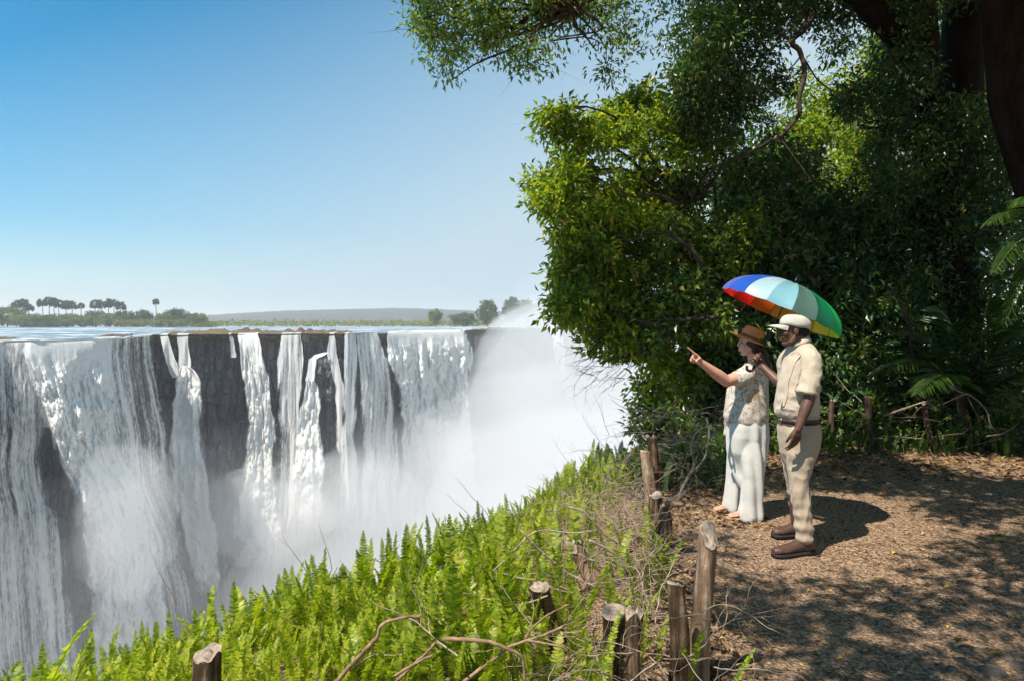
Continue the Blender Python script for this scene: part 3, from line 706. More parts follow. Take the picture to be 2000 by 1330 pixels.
def twig_tangle():
    rng = np.random.default_rng(21); g = Geo()
    for k in range(330):
        y = rng.uniform(2.7, 6.3); x = float(path_x(y))-abs(rng.normal())*0.55-0.02
        if edge_s(x, y) < 0.1: continue
        z = float(ground_h(x, y))+rng.uniform(0.02, 0.34)*(1 if y < 5 else 1.2)
        d = np.array([rng.normal(), rng.normal()*0.6, rng.normal()*0.35])
        walk(g, np.array([x, y, z]), d, rng.uniform(0.25, 0.8), rng.uniform(0.0014, 0.0046), rng, 0.42, 0.03, 0.12)
    tag(g.build("twig_tangle", M_TWIG), "tangle of thin dry pale twigs over the bank beside the posts", "twigs", None, "stuff")
twig_tangle()
def bare_shrub():
    rng = np.random.default_rng(31); g = Geo(); M = dead_mat("grey_twig", (0.07, 0.055, 0.045), (0.26, 0.21, 0.17))
    base = np.array(P(1322, 985, 6.6)); base[2] = ground_h(base[0], base[1])-0.03
    e = empty("bare_shrub", base, "leafless twiggy grey shrub behind the posts, left of the woman's trousers", "shrub")
    m = Geo(); px_branch(m, [(1322, 995), (1332, 955), (1348, 925), (1356, 905), (1350, 870), (1362, 835)], 6.6, 0.022, 0.008, rng)
    px_branch(m, [(1348, 925), (1375, 895), (1385, 850), (1380, 815)], 6.6, 0.012, 0.005, rng)
    m.build("stem", M, e)
    for k in range(150):
        u = rng.uniform(1225, 1425); v = rng.uniform(800, 965); p = np.array(P(u, v, rng.uniform(6.5, 7.3)))
        if p[2] < ground_h(p[0], p[1])+0.05: continue
        walk(g, p, np.array([rng.normal(), rng.normal()*0.5, rng.uniform(-0.5, 1.0)]), rng.uniform(0.2, 0.7), rng.uniform(0.0015, 0.005), rng, 0.45, 0.035, 0.13)
    g.build("twigs", M, e)
bare_shrub()
# a few dead twigs standing clear of the ferns against the mist
g = Geo(); rt = np.random.default_rng(41)
for (u, v, d, L, dx) in ((345, 1180, 3.7, .25, -.3), (955, 1010, 5.1, .42, -.35), (925, 1020, 5.2, .3, -.6), (648, 1110, 4.5, .35, .1), (600, 1120, 4.4, .3, -.4), (1190, 850, 8.3, .6, -.4), (1178, 870, 8.2, .5, -.7), (1215, 850, 8.3, .5, .2)):
    p = np.array(P(u, v, d)); walk(g, p, np.array([dx, 0, 1.0]), L, 0.003, rt, 0.2, 0.03, 0.15, grav=0.0)
tag(g.build("dry_stalks", M_TWIG), "thin dry stalks sticking up from the fern edge against the spray", "stalks", None, "stuff")

# ---------------------------------------------------------------- litter on the path
def litter():
    rng = np.random.default_rng(8)
    M = leaf_mat("leaf_litter", [(0.0, (0.05, 0.03, 0.02)), (0.35, (0.15, 0.085, 0.045)), (0.65, (0.28, 0.17, 0.09)), (0.9, (0.36, 0.27, 0.17)), (1.0, (0.42, 0.3, 0.05))], 0.1, 0.8, (1, 1, 1), 0.1)
    P_, A_, N_, L_ = [], [], [], []
    def add(n, fx, fy, lo, hi, tilt, ok=None):
        x = fx(n); y = fy(n); 
        if ok is not None: k = ok(x, y); x, y = x[k], y[k]
        n = len(x); z = ground_h(x, y)+0.006
        a = rng.uniform(0, 2*np.pi, n)
        P_.append(np.stack([x, y, z], 1)); A_.append(np.stack([np.cos(a), np.sin(a), rng.normal(size=n)*tilt], 1)); N_.append(np.stack([rng.normal(size=n)*tilt, rng.normal(size=n)*tilt, np.ones(n)], 1)); L_.append(rng.uniform(lo, hi, n))
    U = rng.uniform
    inl = lambda x, y: (x > path_x(y)-0.35)
    add(9000, lambda n: U(0.6, 6.5, n), lambda n: U(2.6, 9.2, n), 0.006, 0.022, 0.3, inl)            # crumbs
    add(3200, lambda n: U(0.7, 7.5, n), lambda n: U(2.6, 9.2, n), 0.02, 0.05, 0.3, inl)
    add(2600, lambda n: U(1.8, 9.0, n), lambda n: 8.35+rng.normal(size=n)*0.5, 0.04, 0.11, 0.45, inl)      # drift of leaves at the back
    add(1500, lambda n: U(0, 1, n), lambda n: U(2.8, 7.2, n), 0.03, 0.08, 0.45, None) 
    x = P_[-1]; x[:, 0] = path_x(x[:, 1])+rng.normal(size=len(x))*0.13; x[:, 2] = ground_h(x[:, 0], x[:, 1])+0.012
    add(900, lambda n: U(1.25, 2.2, n), lambda n: U(5.6, 7.6, n), 0.03, 0.08, 0.45, None)
    p = np.concatenate(P_); L = np.concatenate(L_)
    V, F = leaves_np(p, np.concatenate(A_), np.concatenate(N_), L, L*U(0.35, 0.6, len(L)), 0.3, 0.1)
    V[:, 2] = np.maximum(V[:, 2], ground_h(V[:, 0], V[:, 1])+0.003)
    tag(mesh_np("leaf_litter", V, F, M, smooth=False), "brown leaf litter and crumbs scattered over the path and drifted at its back", "litter", None, "stuff")
litter()
def fallen_leaves():
    Y = leaf_mat("yellow_leaf", [(0, (0.5, 0.34, 0.03)), (1, (0.6, 0.45, 0.06))], 0.15, 0.5, (1, 1, 1)); O = leaf_mat("orange_leaf", [(0, (0.5, 0.2, 0.03)), (1, (0.55, 0.27, 0.05))], 0.15, 0.5, (1, 1, 1))
    T = leaf_mat("tan_leaf", [(0, (0.4, 0.24, 0.12)), (1, (0.5, 0.32, 0.17))], 0.1, 0.6, (1, 1, 1))
    spec = [(1804, 1044, .07, Y, 20, "yellow fallen leaf in the sunny strip behind the umbrella's shadow"), (1926, 1052, .06, O, 80, "orange fallen leaf next to the long pale green blade near the right edge"),
            (1955, 1057, .17, Y, 5, "long pale yellow leaf blade lying on the path near the right edge"), (1747, 1081, .08, Y, 30, "yellow fallen leaf at the rim of the umbrella's shadow"),
            (1722, 1136, .09, Y, 150, "yellow and brown leaf on the path below the umbrella's shadow"), (1621, 1155, .05, O, 70, "small round orange leaf below the man's boots"),
            (1580, 1156, .045, Y, 20, "tiny yellow leaf left of the small round orange one"), (1470, 1216, .06, Y, 10, "yellow leaf nearest the tall split post"),
            (1921, 1130, .07, O, 160, "orange leaf in the dappled right part of the path"), (1851, 1148, .07, Y, 10, "yellow leaf in the dappled right part of the path"),
            (1868, 1250, .07, O, 170, "curled orange leaf just above the large tan leaf"), (1888, 1263, .13, T, 165, "large tan leaf at the lower right of the path"),
            (1945, 1279, .10, O, 170, "two toned yellow orange leaf in the lower right corner"), (1850, 1226, .05, Y, 60, "small yellow leaf above the curled orange leaf"), (1485, 1048, .05, Y, 30, "yellow leaf on the sunny path before the woman's feet")]
    for u, v, L, m, a, lab in spec:
        L *= 0.72
        p = np.array(on_ground(u, v)); a = R(a); n = 7; g = Geo()
        t = np.linspace(0, 1, n); w = np.sin(np.pi*np.clip(t, 0.02, .98))**0.8*L*0.22; c = np.stack([(t-.5)*L*math.cos(a), (t-.5)*L*math.sin(a), 0.006+0.009*np.sin(t*3.0)], 1)
        s = np.array([-math.sin(a), math.cos(a), 0]); up = np.array([0, 0, 1.0])
        V = np.concatenate([c+s*w[:, None]+up*w[:, None]*.5, c, c-s*w[:, None]+up*w[:, None]*.3]); F = grid_faces(3, n)
        o = mesh_np("fallen_leaf", V, F[:, ::-1], m); o.location = p; tag(o, lab, "leaf", "bright leaves fallen on the path")
fallen_leaves()
def stones():
    t = NT("grey_stone"); n = t.noise(t.coord(), 9, 7, 0.7); m = t.done(t.pbr(t.ramp(n, [(.35, (.05, .038, .032)), (.65, (.2, .15, .12))]), .8, t.bump(n, .8, .01)))
    for i, (u, v, r, lab) in enumerate([(1935, 1312, .07, "largest dark stone at the bottom right corner"), (1968, 1285, .035, "pebble above the largest corner stone"), (1990, 1300, .045, "stone cut by the right edge of the view"), (1880, 1290, .035, "small pebble left of the corner stones"), (1858, 1180+125, .03, "tiny pebble at the bottom right part of the path")]):
        p = np.array(on_ground(u, v)); th = np.linspace(0, np.pi, 14); ph = np.linspace(0, 2*np.pi, 22, endpoint=False); T, F = np.meshgrid(th, ph, indexing='ij')
        N = np.stack([np.sin(T)*np.cos(F), np.sin(T)*np.sin(F), np.cos(T)], -1); k = 1+.35*fbm(N[..., 0]*1.6+i*5, N[..., 1]*1.6, N[..., 2]*1.6, 4, 650+i)
        V = (N*k[..., None]*np.array([r, r*.7, r*.45])).reshape(-1, 3); o = mesh_np("stone", V, grid_faces(14, 22, True)[:, ::-1], m); o.location = p; tag(o, lab, "stone", "stones at the path's corner")
stones()
# ============================================================ trees
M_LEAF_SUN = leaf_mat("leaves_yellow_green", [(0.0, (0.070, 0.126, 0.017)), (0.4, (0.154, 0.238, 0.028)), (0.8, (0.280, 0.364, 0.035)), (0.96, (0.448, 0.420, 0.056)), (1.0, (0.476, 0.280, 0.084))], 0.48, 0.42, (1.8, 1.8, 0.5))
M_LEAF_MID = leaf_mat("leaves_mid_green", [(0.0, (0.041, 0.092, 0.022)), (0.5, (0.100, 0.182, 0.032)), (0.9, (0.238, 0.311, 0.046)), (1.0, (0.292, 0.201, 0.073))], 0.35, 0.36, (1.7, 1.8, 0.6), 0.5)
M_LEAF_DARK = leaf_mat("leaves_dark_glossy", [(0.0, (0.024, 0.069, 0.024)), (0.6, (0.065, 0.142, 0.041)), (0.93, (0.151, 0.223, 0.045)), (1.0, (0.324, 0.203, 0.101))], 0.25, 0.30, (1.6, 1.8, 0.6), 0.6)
def bark_mat(name, a, b, sc_=6):
    t = NT(name); n = t.noise(t.map((1, 1, 0.25)), sc_, 8, 0.7, 0.4)
    return t.done(t.pbr(t.ramp(n, [(0.35, a), (0.65, b)]), 0.9, t.bump(n, 1.0, 0.04), 0.1))
M_TRUNK = bark_mat("dark_bark", (0.008, 0.006, 0.005), (0.035, 0.026, 0.020))
M_TRUNK_RED = bark_mat("reddish_bark", (0.010, 0.005, 0.004), (0.045, 0.02, 0.013))
M_LIMB = bark_mat("limb_bark", (0.03, 0.022, 0.018), (0.12, 0.09, 0.07), 14)
def blob_points(blobs, dens, rng, k_shell=0.45):
    """clump centres in pixel-described ellipsoids (u, v, depth, ru, rv, rd)"""
    out = []
    for (u, v, d, ru, rv, rd) in blobs:
        c = np.array(P(u, v, d)); r = np.array([ru*d/1333, rd, rv*d/1333]); n = max(3, int(dens*(r[0]*r[1]*r[2])**(2/3)*10))
        q = unit(rng.normal(size=(n, 3)))*rng.uniform(0.15, 1, (n, 1))**k_shell
        out.append(c+q*r)
    out = np.concatenate(out)
    return out[vn(out[:, 0]*1.7, out[:, 1]*1.7, out[:, 2]*1.9, 720)+0.4*vn(out[:, 0]*4, out[:, 1]*4, out[:, 2]*4, 721) > -0.28]
def crown(e, blobs, mat, dens, per, L, rng, rad=(0.14, 0.34), asp=0.42, extra=None, name="crown"):
    c = blob_points(blobs, dens, rng) if blobs else np.zeros((0, 3))
    if extra is not None: c = np.concatenate([c, extra])
    V, F = clumps(c, rng.uniform(rad[0], rad[1], len(c)), per, L, rng, asp)
    mesh_np(name, V, F, mat, e, smooth=False)
    return c
def limbs(g, root, targets, rng, r0, r1=0.004, sag=0.3, n=12):
    root = np.array(root)
    for t in targets:
        m = (root+t)/2+rng.normal(size=3)*0.22; m[2] += sag*rng.uniform(-0.4, 1)*0.5
        p = spline([root, root*0.6+m*0.4+rng.normal(size=3)*0.06, m, t*0.75+m*0.25+rng.normal(size=3)*0.12, t], n)
        g.tube(p, np.linspace(r0, r1, n)**1.0, 5, cap=False)
def twigs(g, centers, rng, frac, L=(0.2, 0.5), r=0.006):
    for c in centers[rng.random(len(centers)) < frac]:
        walk(g, c.copy(), unit(rng.normal(size=3)+np.array([0, 0, -0.2])), rng.uniform(*L), rng.uniform(0.4, 1)*r, rng, 0.35, 0.06, 0.15)

# --- A: the bushy tree that bulges out over the gorge
rA = np.random.default_rng(101)
root = P(1440, 930, 9.2); root.z = float(ground_h(root.x, root.y))-0.1
A = empty("broadleaf_tree", root, "yellow green bushy tree bulging out over the gorge left of the pointing woman", "tree")
blobsA = [(1080, 255, 9.0, 34, 44, .4), (1040, 295, 9.0, 26, 34, .3), (1085, 345, 9.1, 66, 45, .6), (1030, 335, 9, 16, 16, .2), (1115, 225, 9.1, 14, 22, .2), (1065, 395, 8.9, 22, 30, .3), (1060, 490, 8.8, 20, 30, .3), (1130, 545, 8.8, 30, 20, .3), (1200, 225, 10, 30, 30, .3), (1250, 200, 10, 30, 30, .3), (1180, 320, 9.8, 95, 85, .9), (1115, 430, 8.9, 62, 75, .7), (1110, 510, 8.8, 50, 45, .5),
          (1160, 470, 9.0, 80, 80, .8), (1240, 420, 9.6, 120, 120, 1.1), (1300, 300, 10.2, 120, 110, 1.1), (1170, 570, 8.8, 90, 62, .7), (1110, 600, 8.4, 38, 40, .4), (1260, 560, 9.2, 110, 95, .9),
          (1215, 650, 8.9, 85, 48, .6), (1320, 640, 9.4, 100, 100, 1.0), (1300, 745, 9.2, 75, 62, .7), (1285, 815, 8.9, 55, 50, .5), (1390, 450, 10.0, 95, 130, 1.0)]
cA = blob_points(blobsA, 54, rA); cA = cA[vn(cA[:, 0]*1.25, cA[:, 1]*1.25, cA[:, 2]*1.5, 730) > -0.30]
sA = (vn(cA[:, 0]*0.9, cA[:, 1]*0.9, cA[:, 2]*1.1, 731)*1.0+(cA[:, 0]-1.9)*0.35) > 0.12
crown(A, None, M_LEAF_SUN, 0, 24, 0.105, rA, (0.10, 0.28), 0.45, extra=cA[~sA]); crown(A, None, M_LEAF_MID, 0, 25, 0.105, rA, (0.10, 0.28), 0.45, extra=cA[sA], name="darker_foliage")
g = Geo(); g.tube(spline([root, P(1425, 800, 9.4), P(1400, 660, 9.6), P(1370, 520, 9.9), P(1340, 380, 10.0)], 22), np.linspace(0.11, 0.04, 22), 10)
g.build("trunk", M_TRUNK, A)
g = Geo(); 
for (r_, sel) in ((P(1400, 660, 9.6), cA[(cA[:, 2] < 2.3)]), (P(1370, 520, 9.9), cA[(cA[:, 2] >= 2.0) & (cA[:, 2] < 3.6)]), (P(1340, 400, 10.0), cA[cA[:, 2] >= 3.2])):
    limbs(g, r_, sel[rA.choice(len(sel), 16, replace=False)], rA, 0.035)
for pts in ([(1375, 520), (1330, 470), (1280, 455), (1235, 470), (1200, 460)], [(1400, 620), (1330, 625), (1270, 625), (1225, 640), (1180, 655), (1150, 690)], [(1330, 400), (1280, 380), (1240, 385), (1200, 370)], [(1330, 640), (1240, 690), (1200, 700), (1170, 710)]):
    px_branch(g, pts, 8.5, 0.03, 0.008, rA)
twigs(g, cA, rA, 0.10)
for k in range(40):   # bare under-twigs hanging over the gorge
    p = np.array(P(rA.uniform(1150, 1260), rA.uniform(670, 740), 8.7)); walk(g, p, np.array([-0.8, 0, rA.uniform(-0.7, 0.2)]), rA.uniform(0.2, 0.5), 0.004, rA, 0.35, 0.05, 0.2)
g.build("limbs", M_LIMB, A)

# --- B: dark thicket tree in the middle, behind the umbrella
rB = np.random.default_rng(102)
rootB = P(1600, 880, 10.4); rootB.z = float(ground_h(rootB.x, rootB.y))-0.1
B = empty("thicket_tree", rootB, "dark glossy thicket tree rising behind the rainbow umbrella", "tree")
blobsB = [(1490, 360, 10.8, 90, 110, 1.0), (1480, 520, 10.4, 110, 110, 1.0), (1440, 640, 10.0, 100, 90, .9), (1580, 560, 10.6, 110, 110, 1.0), (1560, 690, 10.2, 120, 85, .9), (1430, 760, 9.8, 95, 70, .7),
          (1600, 440, 11.2, 100, 80, .9), (1680, 520, 11, 100, 120, 1.0), (1700, 640, 10.4, 90, 100, .9), (1620, 760, 9.9, 110, 60, .7), (1750, 440, 11.2, 60, 110, .8), (1760, 720, 10.2, 90, 70, .7), (1500, 800, 9.7, 90, 50, .6)]
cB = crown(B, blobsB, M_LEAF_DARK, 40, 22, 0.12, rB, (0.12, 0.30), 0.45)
g = Geo(); g.tube(spline([rootB, P(1610, 700, 10.8), P(1590, 540, 11.2), P(1620, 380, 11.4)], 20), np.linspace(0.10, 0.04, 20), 9); g.build("trunk", M_TRUNK, B)
g = Geo(); limbs(g, P(1600, 600, 11.0), cB[rB.choice(len(cB), 26, replace=False)], rB, 0.03); twigs(g, cB, rB, 0.10); g.build("limbs", M_LIMB, B)

# --- C: sunlit trees further back, seen through the gap
rC = np.random.default_rng(103)
for i, (bl, lab) in enumerate([([(1590, 210, 15, 70, 65, 1.2), (1560, 320, 15, 80, 80, 1.2), (1610, 420, 15, 60, 60, 1)], "sunlit yellow green tree glimpsed through the gap in the dark canopy"),
                               ([(1690, 230, 17, 70, 80, 1.4), (1680, 370, 17, 90, 90, 1.5), (1740, 130, 17, 60, 70, 1), (1930, 180, 17, 60, 120, 1)], "pale leafed tree farther back, right of the sunlit one in the gap")]):
    r_ = P(1600+i*90, 800, 15+2*i); r_.z = 0
    C_ = empty("background_tree", r_, lab, "tree"); c = crown(C_, bl, M_LEAF_SUN, 15, 26, 0.15, rC, (0.25, 0.55))
    g = Geo(); g.tube(spline([r_, P(1600+i*90, 500, 15+2*i), P(1600+i*90, 250, 15+2*i)], 14), np.linspace(0.14, 0.05, 14), 8); g.build("trunk", M_LIMB, C_)

# --- D: the great tree whose canopy roofs the path
rD = np.random.default_rng(104)
rootD = P(1858, 860, 10.5); rootD.z = float(ground_h(rootD.x, rootD.y))-0.1
D = empty("giant_fig_tree", rootD, "huge nearly black twin trunk tree whose canopy overhangs the whole path", "tree")
g = Geo()
def thick(pts, rads, seg=20, n=40):
    p = spline([P(*q) if len(q) == 3 and q[2] < 60 and q[0] > 50 else q for q in pts], n); V, F = tube_np(p, np.interp(np.linspace(0, 1, n), np.linspace(0, 1, len(rads)), rads), seg)
    c = np.repeat(p, seg, 0); k = 1+0.16*fbm(V[:n*seg, 0]*2.5, V[:n*seg, 1]*2.5, V[:n*seg, 2]*0.5, 4, 700); V[:n*seg] = c+(V[:n*seg]-c)*k[:, None]
    g.add(V, F)
thick([(1862, 880, 10.5), (1860, 640, 10.5), (1850, 420, 10.5), (1815, 250, 10.5), (1798, 90, 10.5), (1780, -120, 10.4), (1760, -420, 10.2)], [0.55, 0.36, 0.36, 0.26, 0.25, 0.24, 0.2])
thick([(1868, 800, 10.6), (1862, 560, 10.7), (1868, 380, 10.7), (1878, 180, 10.7), (1885, 0, 10.6), (1900, -260, 10.4)], [0.42, 0.34, 0.34, 0.29, 0.29, 0.25])
thick([(1800, 140, 10.4), (1740, 60, 9.8), (1640, -40, 9.0), (1450, -150, 8.2), (1250, -170, 7.6), (1120, -60, 7.5), (1060, 10, 7.4), (1000, 60, 7.3)], [0.2, 0.17, 0.15, 0.12, 0.09, 0.06, 0.035, 0.02], 12, 50)
g.build("trunk", M_TRUNK, D)
blobsD1 = [(820, 15, 7.2, 38, 40, .4), (862, 60, 7.2, 45, 50, .45), (880, 125, 7.1, 36, 34, .35), (930, 40, 7.3, 60, 48, .5), (985, 75, 7.3, 60, 34, .4), (1010, 15, 7.5, 80, 45, .6), (1040, 115, 7.2, 55, 24, .35), (1100, 30, 7.6, 80, 50, .6),
           (1175, 35, 7.7, 70, 45, .6), (1200, 110, 7.6, 38, 42, .35), (1240, 60, 7.8, 55, 42, .5), (1150, -60, 7.8, 200, 60, .9), (900, -50, 7.2, 130, 50, .7)]
cD1 = crown(D, blobsD1, M_LEAF_MID, 34, 24, 0.075, rD, (0.10, 0.26), 0.34, name="overhanging_foliage")
blobsD2 = [(1370, 70, 8.8, 62, 75, .7), (1350, 150, 8.8, 48, 50, .5), (1400, 210, 9.2, 80, 60, .7), (1440, 90, 9.2, 90, 90, .9), (1480, 20, 9.4, 110, 60, .9), (1510, 190, 9.6, 40, 60, .5), (1600, 10, 9.8, 120, 34, .8), (1700, 60, 10, 90, 70, .8),
           (1730, 180, 10.2, 80, 90, .8), (1750, 330, 10.2, 60, 110, .8), (1660, 175, 10.2, 20, 30, .4), (1860, 250, 9.9, 70, 60, .5), (1900, 420, 10, 70, 80, .6), (1780, 560, 10.2, 50, 90, .6), (1500, -80, 9, 300, 60, 1.2), (1800, -40, 9.8, 150, 60, 1), (1940, 320, 9.6, 50, 120, .5), (1960, 620, 10, 100, 160, .6), (1880, 700, 10.3, 100, 120, .5)]
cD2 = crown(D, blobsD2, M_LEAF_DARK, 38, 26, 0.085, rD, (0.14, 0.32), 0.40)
# the roof of leaves above the frame, with gaps that let sun flecks through
def roof_points():
    out = []
    r = np.random.default_rng(9)
    while len(out) < 3500:
        x, y = r.uniform(-2.5, 9.0), r.uniform(-2.0, 12.5); z = r.uniform(5.0, 8.2)
        if (z-CAM_Z) < 0.50*y+0.5: continue
        k = (z-0.9); sx, sy = x+k*SUNX, y+k*SUNY           # where its shadow lands at chest height
        open_ = math.exp(-(((sx-1.65)/1.15)**2+((sy-4.9)/1.25)**2)*1.2)
        tx, ty = x+(z-3.2)*SUNX, y+(z-3.2)*SUNY
        if tx < 2.3 and ty > 7.3: open_ = max(open_, 0.93)
        if sx < 1.0: open_ = max(open_, 0.97 if sy < 9.5 else 0.8)
        fill = 0.62+0.38*math.tanh((sx-2.9)*1.6+(sy-6.0)*1.6); back = 0.6 if (sy > 6.3 and sx > 1.3) or sx > 3.3 else 0.0
        strip = 0.9*math.exp(-((sy-5.45+0.15*(sx-3))/0.22)**2)*(1 if sx > 2.6 else 0)
        pr = fill*(1-open_)*(1-strip)*(0.45+back+0.75*float(vn(x*0.9, y*0.9, z*0.7, 710)*0.5+0.5))
        if sy < 5.2 and sx > 1.0: pr += 0.17+0.25*smst(0.05, 0.4, float(vn(sx*1.6, sy*1.6, 0, 733)))
        if r.random() < pr: out.append((x, y, z))
    return np.array(out)
_t = 1/math.tan(SUN_EL); SUNX, SUNY = -math.sin(SUN_AZ)*_t, -math.cos(SUN_AZ)*_t
SUNW = [(P(1560, 740, 5.0), .5), (P(1545, 640, 5.2), .4), (P(1570, 880, 5.05), .4), (P(1565, 1000, 5.0), .3), (P(1460, 760, 5.8), .5), (P(1390, 720, 5.75), .4), (P(1465, 900, 5.8), .4), (P(1460, 990, 5.8), .35), (P(1520, 590, 5.6), .6), (P(1945, 490, 7.1), .6), (P(1880, 905, 8.5), .4),
        (P(1490, 700, 9.3), .55), (P(1700, 430, 10.0), .45), (P(1640, 640, 9.8), .35), (P(1420, 560, 9.3), .7), (P(1600, 330, 12), .8), (P(1770, 790, 8.6), .4), (P(1350, 700, 8.5), .8), (P(1300, 480, 8.9), .8), (P(1500, 400, 10), .45), (P(1540, 620, 9.8), .4), (P(1650, 560, 10), .4), (P(1380, 220, 8.9), .5), (P(1330, 100, 8.3), .4), (P(1740, 620, 9.8), .35), (P(1610, 760, 9.3), .3)]
def sunwindows(c):
    """openings in the canopy where the sun comes through to the people, the palm and parts of the thicket"""
    keep = np.ones(len(c), bool); sd = np.array(SUN_DIR)
    for p, r in SUNW:
        q = c-np.array(p); t_ = q @ sd; keep &= ~((t_ > 0.9) & (np.linalg.norm(q-t_[:, None]*sd, axis=1) < r+0.22))
    return c[keep]
cR = sunwindows(roof_points())
crown(D, None, M_LEAF_MID, 0, 30, 0.16, rD, (0.2, 0.42), 0.45, extra=cR, name="upper_canopy")
g = Geo(); px_branch(g, [(1250, -170), (1215, -90), (1180, -20), (1095, 30), (1060, 45), (1010, 70), (960, 75), (930, 85)], 7.4, 0.045, 0.008, rD); px_branch(g, [(1060, 45), (1030, 80), (990, 100), (930, 125), (900, 145), (870, 165)], 7.4, 0.018, 0.004, rD)
limbs(g, P(1120, 15, 7.4), cD1[rD.choice(len(cD1), 24, replace=False)], rD, 0.02); g.build("limb", M_LIMB, D)
for q_ in (P(1400, 60, 9.2), P(1700, 40, 10.2), P(1740, 250, 10.4), P(1480, 0, 9.4)):
    g = Geo(); n_ = cD2[np.argsort(((cD2-np.array(q_))**2).sum(1))[::9][:9]]; limbs(g, q_, n_, rD, 0.022); g.build("limb", M_LIMB, D)
for q in ((4.0, 3.5, 6.5), (2.0, 6.5, 6.6), (5.5, 7.5, 7.2), (6.5, 3.0, 7.0), (1.5, 2.0, 7.0)):
    g = Geo(); n_ = cR[np.argsort(((cR-np.array(q))**2).sum(1))[:14]]; top = np.array(P(1780, -330, 10.3)); g.tube(spline([top, (top+np.array(q))/2+[0, 0, .4], np.array(q)], 14), np.linspace(0.12, 0.05, 14), 8); limbs(g, q, n_, rD, 0.03); g.build("limb", M_LIMB, D)
g = Geo(); twigs(g, np.concatenate([cD1, cD2]), rD, 0.08, r=0.005); tag(g.build("twigs", M_LIMB, D), kind="stuff")
g = Geo()   # the sinuous bare limb
px_branch(g, [(1590, 20), (1575, 52), (1550, 75), (1548, 86), (1566, 110), (1571, 150), (1561, 190), (1560, 225), (1530, 262), (1480, 290), (1430, 312), (1395, 330), (1370, 362)], 8.6, 0.036, 0.018, rD, 44, 9)
px_branch(g, [(1568, 112), (1600, 160), (1640, 185), (1655, 196)], 8.6, 0.012, 0.006, rD); px_branch(g, [(1566, 108), (1548, 130), (1530, 142)], 8.6, 0.012, 0.005, rD)
px_branch(g, [(1520, 268), (1545, 300), (1575, 340), (1592, 365)], 8.6, 0.016, 0.008, rD); px_branch(g, [(1512, 60), (1535, 75), (1552, 86)], 8.6, 0.02, 0.018, rD)
g.build("sinuous_limb", M_LIMB, D)

# --- E: reddish trunk at the right edge
rootE = P(2330, 900, 7.6); rootE.z = float(ground_h(rootE.x, rootE.y))-0.1
E = empty("red_barked_tree", rootE, "massive reddish trunk leaning in from the right edge of the view", "tree")
g = Geo(); thick([rootE, P(2200, 660, 7.6), P(2105, 440, 7.6), P(2040, 250, 7.6), P(2005, 60, 7.6), P(1990, -160, 7.5)], [0.6, 0.5, 0.45, 0.44, 0.42, 0.36]); g.build("trunk", M_TRUNK_RED, E)
rE = np.random.default_rng(105)
qE = np.column_stack([rE.uniform(4.5, 9, 620), rE.uniform(1, 9, 620), rE.uniform(5.2, 8.0, 620)])
crown(E, None, M_LEAF_DARK, 0, 26, 0.14, rE, (0.2, 0.4), extra=sunwindows(qE[(qE[:, 2]-CAM_Z) > 0.5*qE[:, 1]+0.5]))

# --- dark wall of wood farther back at the right
def backwood():
    r = np.random.default_rng(106); n = 4600
    x = r.uniform(2.0, 17, n); y = 12.0+r.uniform(0, 3.5, n)+0.1*x; z = r.uniform(0, 9.5, n)
    u = x/y*1333+1000; v = 630-(z-CAM_Z)/y*1333
    ok = (u > 1330+0*v) & ~((u > 1500) & (u < 1710) & (v < 480)) & ~((abs(u-1615) < 60) & (v < 200)); ok &= ~((v < 140) & (u < 1750) & (u < 1500))
    c = np.concatenate([np.stack([x, y, z], 1)[ok], np.column_stack([r.uniform(9.5, 17, 900), r.uniform(5, 12, 900), r.uniform(0, 8, 900)])])
    V, F = clumps(c, r.uniform(0.3, 0.6, len(c)), 20, 0.16, r, 0.45)
    tag(mesh_np("far_wood", V, F, M_LEAF_DARK, smooth=False), "dark mass of forest foliage closing the view behind the trunks", "forest", None, "stuff")
backwood()

# --- slender bare sapling
rS = np.random.default_rng(107); g = Geo(); px_branch(g, [(1812, 880), (1808, 820), (1800, 762), (1790, 720), (1779, 685), (1776, 650), (1764, 605), (1748, 575), (1735, 555)], 9.3, 0.036, 0.018, rS, 34, 9)
s_ = g.build("sapling", M_LIMB); tag(s_, "slender crooked bare sapling between the man and the palm", "sapling")
g = Geo(); px_branch(g, [(1725, 812), (1760, 800), (1800, 786), (1818, 781)], 8.85, 0.014, 0.009, rS); px_branch(g, [(1740, 806), (1770, 795), (1812, 783)], 8.8, 0.008, 0.004, rS)
tag(g.build("dead_branch", M_TWIG), "dead branch resting on the slanting thin post in the undergrowth", "branch", "dead branches")
g = Geo(); px_branch(g, [(1852, 752), (1875, 765), (1900, 775), (1925, 800), (1935, 830), (1948, 845)], 8.8, 0.014, 0.006, rS); px_branch(g, [(1890, 775), (1905, 805), (1915, 830)], 8.8, 0.006, 0.003, rS)
px_branch(g, [(1925, 852), (1960, 845), (1990, 826)], 8.7, 0.009, 0.005, rS)
tag(g.build("dead_branch", M_TWIG), "crooked branch drooping over the fat short post under the palm", "branch", "dead branches")

